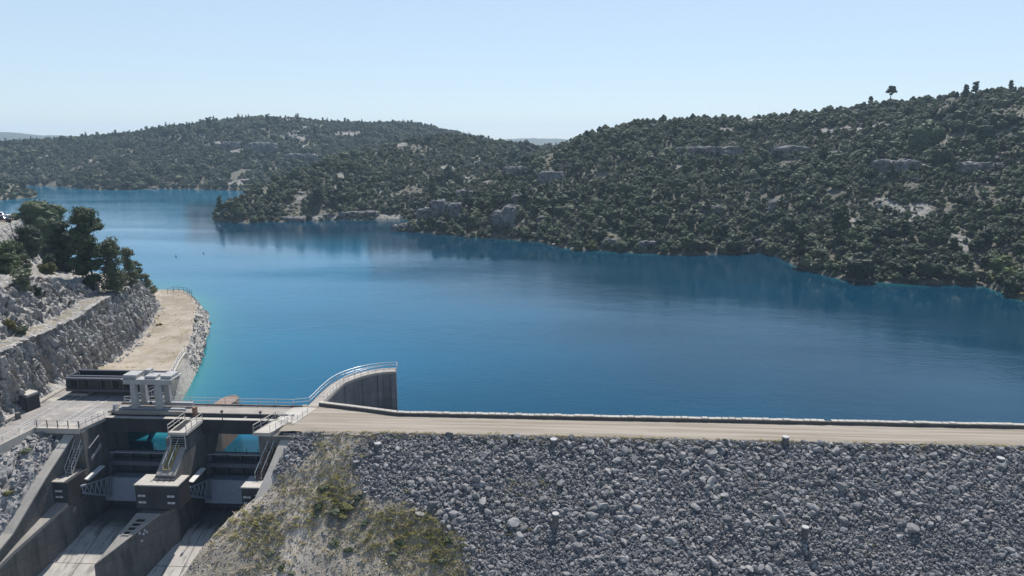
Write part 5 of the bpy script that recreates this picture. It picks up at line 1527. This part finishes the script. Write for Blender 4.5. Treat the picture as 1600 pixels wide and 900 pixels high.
# ---- rockfill stones
def stone(name, seed, mat, flat=.75):
    bm = bmesh.new(); bmesh.ops.create_icosphere(bm, subdivisions=2, radius=.5)
    gg = np.random.default_rng(seed)
    v = np.array([q.co[:] for q in bm.verts])
    for _ in range(9):
        n = unit(gg.normal(size=3)); h = gg.uniform(.22, .40); s = v @ n
        v = np.where((s > h)[:, None], v - (s - h)[:, None] * n, v)
    v = v * np.array([gg.uniform(.9, 1.35), gg.uniform(.8, 1.1), flat * gg.uniform(.75, 1.1)])
    v = v * 1.35 + gg.normal(0, .012, v.shape)
    for q, w_ in zip(bm.verts, v): q.co = Vector(w_)
    me = bpy.data.meshes.new(name); bm.to_mesh(me); bm.free(); me.materials.append(mat)
    o = bpy.data.objects.new(name, me); C.objects.link(o); return o
g = np.random.default_rng(31)
stones = [stone('boulder', 500 + i, M['riprap']) for i in range(8)]
bigs = [stone('boulder', 600 + i, M['boulder'], .8) for i in range(6)]
def slope_pts(n, g):
    y = g.uniform(66, 86.2, n); x = edge_x(y) + g.uniform(0, 118, n)
    return x, y
n = 100000
x, y = slope_pts(n, g)
dm = dirt_mask(x, y)
s = np.clip(g.lognormal(math.log(.185), .50, n), .08, .95)
patch = fbm(x / 7, y / 7, oct=3, seed=151)
s = s * (1 + .45 * patch)
ok = g.uniform(size=n) > dm * .93
ok &= g.uniform(size=n) > .25 * sstep(.15, .5, patch)
dirtst = (dm > .5) & ok
s = np.where(dirtst, s * .6, s)
x, y, s = x[ok], y[ok], s[ok]
z = slope_z(x, y) + .12 * s
# the 300 that show largest become boulders of their own
qx, qy, qd = seen_np(x, y, z)
vis = (qx > 3) & (qx < 1597) & (qy < 897)
order = np.argsort(-np.where(vis, s / qd, 0))
own = np.zeros(len(x), bool); own[order[:288]] = True
posts = [('tall capped post', 868, 808), ('right slope post', 1258, 820), ('grassy crest stub', 590, 684), ('white crest stub', 865, 685), ('pale crest stub', 1227, 689), ('right border stub', 1565, 704)]
def by_post(px, py):
    nm, ax, ay = min(posts, key=lambda q: (q[1] - px) ** 2 + (q[2] - py) ** 2)
    return f'{px / 16:.1f}% across, {py / 9:.1f}% down photo, nearest the {nm}'
SRC = stones + bigs
firsts = {i: o for i, o in enumerate(SRC)}
def put_stone(k, X, Y, Z, sc, label, tilt=.5):
    f0 = firsts.pop(k, None)
    o = inst(SRC[k], 'boulder', X, Y, Z, 0, sc, label, 'boulder', 'large stones on the rockfill slope', f0)
    o.rotation_euler = (random.uniform(-tilt, tilt) - .4, random.uniform(-tilt, tilt), random.uniform(0, 6.28))
    return o
for c_, i in enumerate(order[:288]):
    k = int(g.integers(0, 14)) if c_ > 14 else c_ % 14
    sz = float(s[i])
    put_stone(k, x[i], y[i], z[i], (sz * random.uniform(.9, 1.2), sz, sz), ('big pale' if k >= 8 else 'grey') + ' boulder ' + by_post(qx[i], qy[i]))
special = [(803, 812, 1.55, 10, 'largest rounded pale boulder left of the tall white capped post'), (762, 796, 1.1, 9, 'dark topped boulder up left of the largest rounded boulder'), (812, 835, 1.2, 12, 'bright angular boulder just below the largest rounded boulder'),
           (876, 750, 1.0, 11, 'pale boulder high above the tall white capped post'), (848, 776, 1.0, 8, 'flat pale boulder between the crest and the tall post'), (1270, 788, 1.3, 13, 'pale boulder just above the right slope post'),
           (1210, 805, 1.2, 12, 'pale slanted boulder left of the right slope post'), (1425, 820, 1.5, 10, 'dark shaded boulder right of the right slope post'), (970, 805, 1.1, 9, 'grey boulder midway between the two slope posts'), (925, 800, 1.2, 13, 'dark flat boulder right of the tall white capped post'),
           (1565, 722, 1.5, 8, 'big dark boulder below the right border crest stub'), (1113, 872, 1.2, 12, 'dark oval boulder low between the two slope posts')]
for px, py, sz, k, lb in special:
    p = on_near(px, py + 6)
    if p is None: continue
    put_stone(k, p.x, p.y, p.z + .12 * sz, (sz, sz * .9, sz * .8), lb, .3)
r_ = ~own
nr_ = int(r_.sum())
scatter('rockfill', np.stack([x, y, z], -1)[r_], np.stack([g.uniform(-.9, .9, nr_) - .5, g.uniform(-.7, .7, nr_), g.uniform(0, 6.28, nr_)], -1), s[r_][:, None] * g.uniform(.75, 1.25, (nr_, 3)),
        np.where(g.uniform(size=nr_) < .93, g.integers(0, 8, nr_), g.integers(8, 14, nr_)), SRC)
pales = [stone('limestone_block', 700 + i, M['limestone']) for i in range(3)]
for o, (px, py, sz, lb) in zip(pales, ((432, 738, .7, 'pale stone on the smooth bank edge above the right spillway stairs'), (402, 792, .6, 'pale stone on the bank edge beside the right gate bay'), (655, 803, .8, 'pale flat stone in the middle of the dry slope'))):
    p = on_near(px, py); o.location = p; o.scale = (sz, sz * .8, sz * .6); tag(o, lb, 'stone')
n = 42000
gx, gy = slope_pts(n, g)
gm = dirt_mask(gx, gy)
ok = (g.uniform(size=n) < gm * .9) & (gx < 4)
gx, gy = gx[ok], gy[ok]; ng_ = len(gx)
scatter('gravel', np.stack([gx, gy, slope_z(gx, gy) + .01], -1), g.uniform(-.8, .8, (ng_, 3)) * np.array([1, 1, 4]), np.clip(g.lognormal(math.log(.075), .45, ng_), .04, .28)[:, None] * g.uniform(.7, 1.3, (ng_, 3)), g.integers(0, 3, ng_), pales)
# loose pale stones on the rocky bank, the yard bank and at the cliff foot
bx, by, bz = [], [], []
for _ in range(900):
    u_, v_ = random.uniform(.05, .95), random.uniform(0, 1)
    i_ = int(v_ * (nb1 - 1)); j_ = int(u_ * (nb2 - 1)); bx.append(XB[i_, j_]); by.append(YB[i_, j_]); bz.append(ZB2[i_, j_])
for _ in range(900):
    i_ = random.randrange(55, ny - 8); j_ = random.randrange(nx - 1, nx + nb - 8); q = YV[i_, j_]; bx.append(q[0] + random.uniform(-.5, .5)); by.append(q[1] + random.uniform(-.4, .4)); bz.append(q[2])
for _ in range(500):
    i_ = random.randrange(60, NS - 40); bx.append(Xd[i_, 1] + random.uniform(-.2, 1.2)); by.append(Y0[i_, 0]); bz.append(float(baseZ[i_]) + .1)
nbk = len(bx)
scatter('loose_stones', np.stack([bx, by, bz], -1), g.uniform(-.8, .8, (nbk, 3)) * np.array([1, 1, 4]), np.clip(g.lognormal(math.log(.27), .45, nbk), .12, .75)[:, None] * g.uniform(.7, 1.3, (nbk, 3)), g.integers(8, 14, nbk), SRC)

# ---- grass tufts and shrubs on the dirt slope
def tuft(name, mat, g, n=26, h=.35, spread=.22):
    v, f = [], []
    for i in range(n):
        a = g.uniform(0, 6.28); r_ = g.uniform(0, spread); b = np.array([r_ * math.cos(a), r_ * math.sin(a), -.03]); t = b + np.array([math.cos(a) * g.uniform(.1, .38), math.sin(a) * g.uniform(.1, .38), h * g.uniform(.35, .9)])
        wv = np.array([-math.sin(a), math.cos(a), 0]) * .03
        k = len(v); v += [b - wv, b + wv, t]; f.append((k, k + 1, k + 2))
    return mesh_np(name, np.array(v), f, mat)
tufts = [tuft('grass_tuft', M['straw'], g, 26, .22), tuft('grass_tuft', M['straw'], g, 20, .16), tuft('grass_tuft', M['grass'], g, 26, .2), tuft('grass_tuft', M['grass'], g, 34, .28, .3)]
for o, (px, py, lb) in zip(tufts, ((600, 850, 'dry straw tuft in the middle of the dirt slope'), (560, 700, 'short dry straw tuft below the crest edge'), (510, 770, 'green grass tuft in the grassy patch of the dirt slope'), (390, 850, 'taller green grass tuft near the spillway edge of the dirt slope'))):
    p = on_near(px, py); o.location = p; tag(o, lb, 'grass tuft')
n = 52000
x, y = slope_pts(n, g)
dm = dirt_mask(x, y)
gp = fbm(x / 4, y / 4, oct=3, seed=161)
qx, qy, _ = seen_np(x, y, slope_z(x, y))
green = np.exp(-(((qx - 515) / 34) ** 2 + ((qy - 775) / 42) ** 2)) + .9 * np.exp(-(((qx - 640) / 80) ** 2 + ((qy - 830) / 40) ** 2)) + .7 * np.exp(-(((qx - 400) / 45) ** 2 + ((qy - 825) / 30) ** 2)) + .5 * np.exp(-(((qx - 700) / 40) ** 2 + ((qy - 860) / 50) ** 2)) + .4 * np.exp(-(((qx - 520) / 30) ** 2 + ((qy - 700) / 18) ** 2))
track = np.exp(-((qx - np.interp(qy, [690, 760, 830, 900], [530, 470, 462, 480])) / 16) ** 2) * (qy > 700)
prob = np.clip(dm * (.03 + .22 * sstep(.0, .45, gp) + green * .70) + (1 - dm) * .10 * sstep(.25, .5, gp) * (y > 74) * (1 - .95 * np.maximum(track_mask(x, y), edge_mask(x, y))) , 0, 1)
ok = g.uniform(size=n) < prob * np.where(x < 2, 1, .6)
nn_ = int(ok.sum())
gi2 = np.where(g.uniform(size=nn_) < np.clip(.12 + .6 * green[ok], 0, .7), g.integers(2, 4, nn_), g.integers(0, 2, nn_))
scatter('dry_grass', np.stack([x, y, slope_z(x, y)], -1)[ok], np.stack([np.zeros(nn_) - .3, np.zeros(nn_), g.uniform(0, 6.28, nn_)], -1), g.uniform(.6, 1.5, (nn_, 1)) * np.ones((1, 3)), gi2, tufts)
# grass line along the crest edge, and weeds on the yard
cxp = g.uniform(-33, 70, 1100); cyp = 86.1 + g.normal(0, .3, 1100)
yi = [YV[random.randrange(6, ny - 14), random.randrange(1, nx - 1)] for _ in range(900)]
yp = np.array(yi) + g.normal(0, .3, (900, 3)) * np.array([1, 1, 0]); ypm = fbm(yp[:, 0] / 4, yp[:, 1] / 6, oct=2, seed=171) > .0; yp = yp[ypm]
ap = np.concatenate([np.stack([cxp, cyp, slope_z(cxp, cyp)], -1), yp]); na_ = len(ap)
scatter('verge_grass', ap, np.stack([np.zeros(na_), np.zeros(na_), g.uniform(0, 6.28, na_)], -1), g.uniform(.5, 1.2, (na_, 1)) * np.ones((1, 3)), g.choice([0, 1, 1, 2], na_), tufts)

fb = {i: o for i, o in enumerate(bushes)}
BL = [(505, 762, .9, 0, 'dark green shrub at the top of the grassy patch'), (520, 800, 1.0, 0, 'dark green shrub at the bottom of the grassy patch'), (497, 790, .8, 1, 'green shrub at the left of the grassy patch'), (537, 792, 1.1, 2, 'yellow flowering broom in the grassy patch'), (533, 804, .8, 2, 'small broom bush below the yellow flowering broom'),
      (560, 776, .7, 1, 'small green shrub at the rock edge above the dirt slope'), (572, 815, .6, 0, 'small round shrub alone on the dirt slope'), (525, 846, .8, 0, 'low flat shrub on the lower dirt slope'), (545, 857, .6, 1, 'second low shrub on the lower dirt slope'),
      (624, 845, .7, 1, 'dark shrub in the middle of the lower dirt slope'), (614, 862, .6, 0, 'small dark shrub beneath the middle shrub'), (690, 875, .8, 0, 'upright green shrub near the photo bottom'), (700, 842, .7, 1, 'green shrub by the rockfill edge'), (425, 862, .6, 0, 'shrub near the spillway edge'), (440, 884, .6, 1, 'shrub at the photo bottom near the spillway'),
      (455, 892, .5, 0, 'smallest shrub at the photo bottom near the spillway'), (37, 705, .9, 0, 'round shrub on the rocky bank left of the spillway'), (12, 770, .7, 2, 'brown shrub on the rocky bank at the left border'), (250, 505, .8, 2, 'low yellow green bush on the gravel headland by the cliff foot'), (305, 500, .8, 1, 'green bush on the lake bank of the headland')]
for px, py, s_, k, lb in BL:
    p = on_near(px, py + 3)
    if p is None: continue
    o = inst(bushes[k], 'shrub', p.x, p.y, p.z - .1, random.uniform(0, 6), (s_ * 1.1, s_, s_ * .8), lb, 'shrub', 'shrubs on the slopes', fb.pop(k, None))

# ---- trees on the left headland: trunk and crown as parts
def big_tree(name, label, foot, h, lobes, nleaf, leaf, mat, g, trunk_r, limbs=6, core=.7):
    root = thing(name, label, 'tree', foot)
    v, f = crown(lobes, nleaf, leaf, g, core)
    o = mesh_np('crown', v, faces_clean(f), mat); o.parent = root
    m = trunk_mesh([(0, 0, -.6), (.1, 0, h * .3), (-.05, .1, h * .6), (0, 0, h * .85)], trunk_r, trunk_r * .25, 8)
    for c_, r_ in sorted(lobes, key=lambda l: -max(l[1]))[:limbs]:
        m.tube((0, 0, max(.3, c_[2] * .55)), c_, trunk_r * .35, 5, trunk_r * .1)
    t = m.build('trunk', M['bark']); t.parent = root
    return root
def px_size(p, k): return k * (p - EYE).length / FPX
def cloud(g, w_, h_, n, r0, r1, z0=.15, shape='round'):
    L = []
    for i in range(n):
        z = g.uniform(z0, .95); a = g.uniform(0, 6.28)
        k = math.sqrt(max(0.02, 1 - ((z - .5) / .55) ** 2)) if shape == 'round' else (1 - .72 * z if shape == 'cone' else (.55 + .45 * math.sin(PI * z)))
        rr = w_ * .5 * k * g.uniform(.25, .66); s_ = w_ * g.uniform(r0, r1)
        L.append(((rr * math.cos(a), rr * math.sin(a), z * h_), (s_, s_, s_ * g.uniform(.55, .8))))
    return L
g = np.random.default_rng(41)
LT = [ # foot px, py, width px, height px, shape, material, label
    (70, 408, 88, 76, 'round', 'oak', 'broad dark evergreen oak at the left end of the headland tree group', 'oak_tree'),
    (104, 424, 46, 66, 'round', 'oak', 'dark oak pressed between the broad oak and the tall pine', 'oak_tree'),
    (146, 452, 62, 114, 'tall', 'pine', 'tallest dense dark pine of the headland group', 'pine_tree'),
    (181, 458, 52, 76, 'cone', 'pine_pale', 'open pale green young pine standing on the track end', 'pine_tree'),
    (205, 448, 34, 54, 'cone', 'pine_pale', 'smaller pale pine right of the young pine', 'pine_tree'),
    (50, 402, 46, 40, 'round', 'oak', 'low dark bush under the broad oak', 'oak_tree'),
    (12, 428, 48, 40, 'round', 'oak', 'dark round bush at the left photo border', 'oak_tree'),
    (24, 408, 34, 24, 'round', 'oak', 'dark bush behind the one at the left border', 'oak_tree'),
    (42, 424, 24, 24, 'round', 'oak_olive', 'olive green round bush beside the sandy path', 'shrub'),
    (80, 412, 26, 24, 'cone', 'oak_olive', 'pointed olive bush right of the sandy path', 'shrub'),
    (74, 428, 26, 18, 'round', 'broom', 'yellowish low bush at the lip of the rock outcrop', 'shrub'),
    (103, 422, 22, 16, 'round', 'oak_olive', 'low grey green bush on the outcrop top', 'shrub'),
    (35, 452, 34, 26, 'round', 'oak_olive', 'scrubby bush on the face of the outcrop', 'shrub'),
    (246, 434, 22, 18, 'round', 'oak', 'small dark round tree at the end of the headland ridge', 'oak_tree'),
    (227, 434, 24, 18, 'round', 'oak_olive', 'bush on the ridge beside the small round tree', 'shrub'),
    (214, 436, 24, 24, 'round', 'oak_olive', 'bush on the ridge right of the pale pines', 'shrub'),
    (238, 446, 22, 12, 'round', 'oak_olive', 'low bush on the cliff edge of the headland ridge', 'shrub'),
    (15, 512, 22, 10, 'round', 'broom', 'dry bush on the rock bench near the left border', 'shrub'),
    (35, 522, 20, 9, 'round', 'oak_olive', 'low dark bush on the rock bench', 'shrub'),
    (130, 352, 30, 24, 'cone', 'pine', 'thin dark pine top between the broad oak and the tall pine', 'pine_tree'),
    (57, 462, 18, 12, 'round', 'oak', 'small bush hanging on the outcrop', 'shrub')]
for px, py, wpx, hpx, shp, mt, lb, nm in LT:
    p = on_near(px, py)
    if p is None: p = on_near(px, py + 14)
    if p is None: continue
    W_, H_ = px_size(p, wpx * .9), px_size(p, hpx)
    n_ = 30 if wpx > 45 else (18 if wpx > 30 else 9)
    lob = cloud(g, W_, H_, int(n_ * 1.9), *((.13, .22) if shp != 'cone' else (.13, .22)), z0=.02 if shp == 'round' else .06, shape=shp)
    big_tree(nm, lb, p, H_, lob, int(900 + wpx * hpx * 1.1), .26 if wpx > 30 else .2, M[mt], g, max(.06, W_ * .028), 6, .72 if shp != 'cone' else .4)

# ---- car park on the left plateau: cars, person, guard rail
def parked_car(label, mat, x, y, z, rz):
    root = thing('parked_car', label, 'car', (x, y, z), 'cars on the left plateau')
    root.rotation_euler = (0, 0, rz)
    def part(mb, nm, mt, bv=0):
        o = mb.build(nm, mt, None, bv); o.parent = root; return o
    part(MB().hull8([(-2.05, -.84, .3), (2.05, -.84, .3), (2.05, .84, .3), (-2.05, .84, .3), (-2.1, -.82, .78), (2.05, -.8, .72), (2.05, .8, .72), (-2.1, .82, .78)])
         .hull8([(-1.95, -.8, .781), (1.0, -.8, .781), (1.0, .8, .781), (-1.95, .8, .781), (-1.5, -.62, 1.42), (.25, -.62, 1.42), (.25, .62, 1.42), (-1.5, .62, 1.42)]), 'body', mat, .06)
    for s_ in (-1, 1):
        part(MB().hull8([(-1.6, s_ * .80, .86), (.8, s_ * .80, .86), (.8, s_ * .78, .87), (-1.6, s_ * .78, .87), (-1.4, s_ * .665, 1.34), (.2, s_ * .665, 1.34), (.2, s_ * .64, 1.34), (-1.4, s_ * .64, 1.34)]), 'side_window', M['glass'])
        for xx in (-1.3, 1.3): part(MB().tube((xx, s_ * .7, .32), (xx, s_ * .88, .32), .32, 14), 'wheel', M['tyre'])
        part(MB().box(2.03, 2.08, s_ * .6 - .15, s_ * .6 + .15, .55, .68), 'headlight', M['white_paint'])
    part(MB().hull8([(1.01, -.7, .86), (1.01, .7, .86), (.95, .7, .86), (.95, -.7, .86), (.33, -.58, 1.36), (.33, .58, 1.36), (.28, .58, 1.36), (.28, -.58, 1.36)]), 'windscreen', M['glass'])
    return root
def ground_at(px, py):
    p = on_near(px, py); return p if p is not None else on_level(px, py, 17.3)
p1 = ground_at(5, 346); z1 = down_near(p1.x, p1.y) or p1
parked_car('dark red car on the road at the left photo border', M['car_dark'], p1.x, p1.y, z1.z, .3)
p2 = ground_at(3, 340); z2 = down_near(p2.x, p2.y) or p2
parked_car('white car behind the dark red car at the left photo border', M['car_white'], p2.x, p2.y, z2.z, .3)
gr_ = []
for px, py in ((-14, 366), (-2, 361), (12, 356), (26, 351), (33, 347)):
    q = ground_at(px, py); gr_.append((q.x, q.y, q.z))
railing('guard_rail', 'low guard rail along the road edge at the left photo border', gr_, .8, 2.0, (1, .5), .05, M['steel_rail'])
gr_ = []
for px, py in ((6, 334), (18, 339), (27, 343)):
    q = ground_at(px, py); q = down_near(q.x, q.y) or q; gr_.append((q.x, q.y, q.z))
o = MB()
for a, b in zip(gr_[:-1], gr_[1:]): o.bar(Vector(a) + Vector((0, 0, .3)), Vector(b) + Vector((0, 0, .3)), .4, .9)
tag(o.build('low_wall', M['concrete_dark']), 'low dark wall on the lake side of the road behind the cars', 'wall')
# standing person by the rail
p = ground_at(16, 355); p = down_near(p.x, p.y) or p
def person(loc, label):
    J = [((0, 0, .95), .14), ((0, 0, 1.15), .13), ((0, .0, 1.38), .16), ((0, 0, 1.50), .065), ((0, .02, 1.62), .095), ((0, .02, 1.73), .085),
         ((.10, 0, .88), .105), ((.12, .02, .50), .07), ((.13, 0, .09), .05), ((.14, -.12, .04), .04), ((-.10, 0, .88), .105), ((-.12, .02, .50), .07), ((-.13, 0, .09), .05), ((-.14, -.12, .04), .04),
         ((.20, 0, 1.40), .07), ((.26, .02, 1.12), .05), ((.24, -.08, .88), .04), ((.24, -.12, .80), .035), ((-.20, 0, 1.40), .07), ((-.26, .02, 1.12), .05), ((-.24, -.08, .88), .04), ((-.24, -.12, .80), .035)]
    E_d = [(0, 1), (1, 2), (2, 3), (3, 4), (4, 5), (0, 6), (6, 7), (7, 8), (8, 9), (0, 10), (10, 11), (11, 12), (12, 13), (2, 14), (14, 15), (15, 16), (16, 17), (2, 18), (18, 19), (19, 20), (20, 21)]
    me = bpy.data.meshes.new('person'); me.from_pydata([j[0] for j in J], E_d, []); me.update()
    o = bpy.data.objects.new('person', me); C.objects.link(o); o.location = loc; o.rotation_euler = (0, 0, .5)
    me.materials.append(M['cloth_dark'])
    sk = o.modifiers.new('skin', 'SKIN')
    for i, j in enumerate(J): me.skin_vertices[0].data[i].radius = (j[1], j[1])
    me.skin_vertices[0].data[0].use_root = True
    o.modifiers.new('sub', 'SUBSURF').levels = 1; o.modifiers['sub'].render_levels = 1
    hd_ = MB(); hd_.tube((0, .02, 1.66), (0, .025, 1.77), .098, 10, .05); h_ = hd_.build('hair', M['hair']); h_.parent = o
    return tag(o, label, 'person')
person((p.x, p.y, p.z), 'person in dark clothes standing by the guard rail at the left border')

# ---- small buoys on the water
for px, py, lb in ((275, 401, 'small dark buoy on the lake, near the left trees'), (318, 396, 'small dark buoy on the lake, right of the other near one')):
    q = on_level(px, py, WL); rr = thing('buoy', lb, 'buoy', q, 'small buoys on the lake')
    MB().tube(q + Vector((0, 0, -.2)), q + Vector((0, 0, .3)), .24, 12, .2).build('float', M['steel_dark'], rr); MB().tube(q + Vector((0, 0, .352)), q + Vector((0, 0, .8)), .05, 6).build('stem', M['steel_dark'], rr)

# ---- thin haze round the whole scene, ground included
hz = MB().box(-4600, 4600, -400, 4700, -40, 118).build('haze', None)
hz.data.materials.clear()
mh = bpy.data.materials.new('thin_haze'); mh.use_nodes = True
mh.node_tree.nodes.clear()
ho = mh.node_tree.nodes.new('ShaderNodeOutputMaterial'); hv = mh.node_tree.nodes.new('ShaderNodeVolumePrincipled')
hv.inputs['Color'].default_value = (0.60, 0.80, 1.0, 1); hv.inputs['Density'].default_value = 0.00016; hv.inputs['Anisotropy'].default_value = 0.2
mh.node_tree.links.new(hv.outputs[0], ho.inputs['Volume'])
hz.data.materials.append(mh)
tag(hz, kind='stuff')
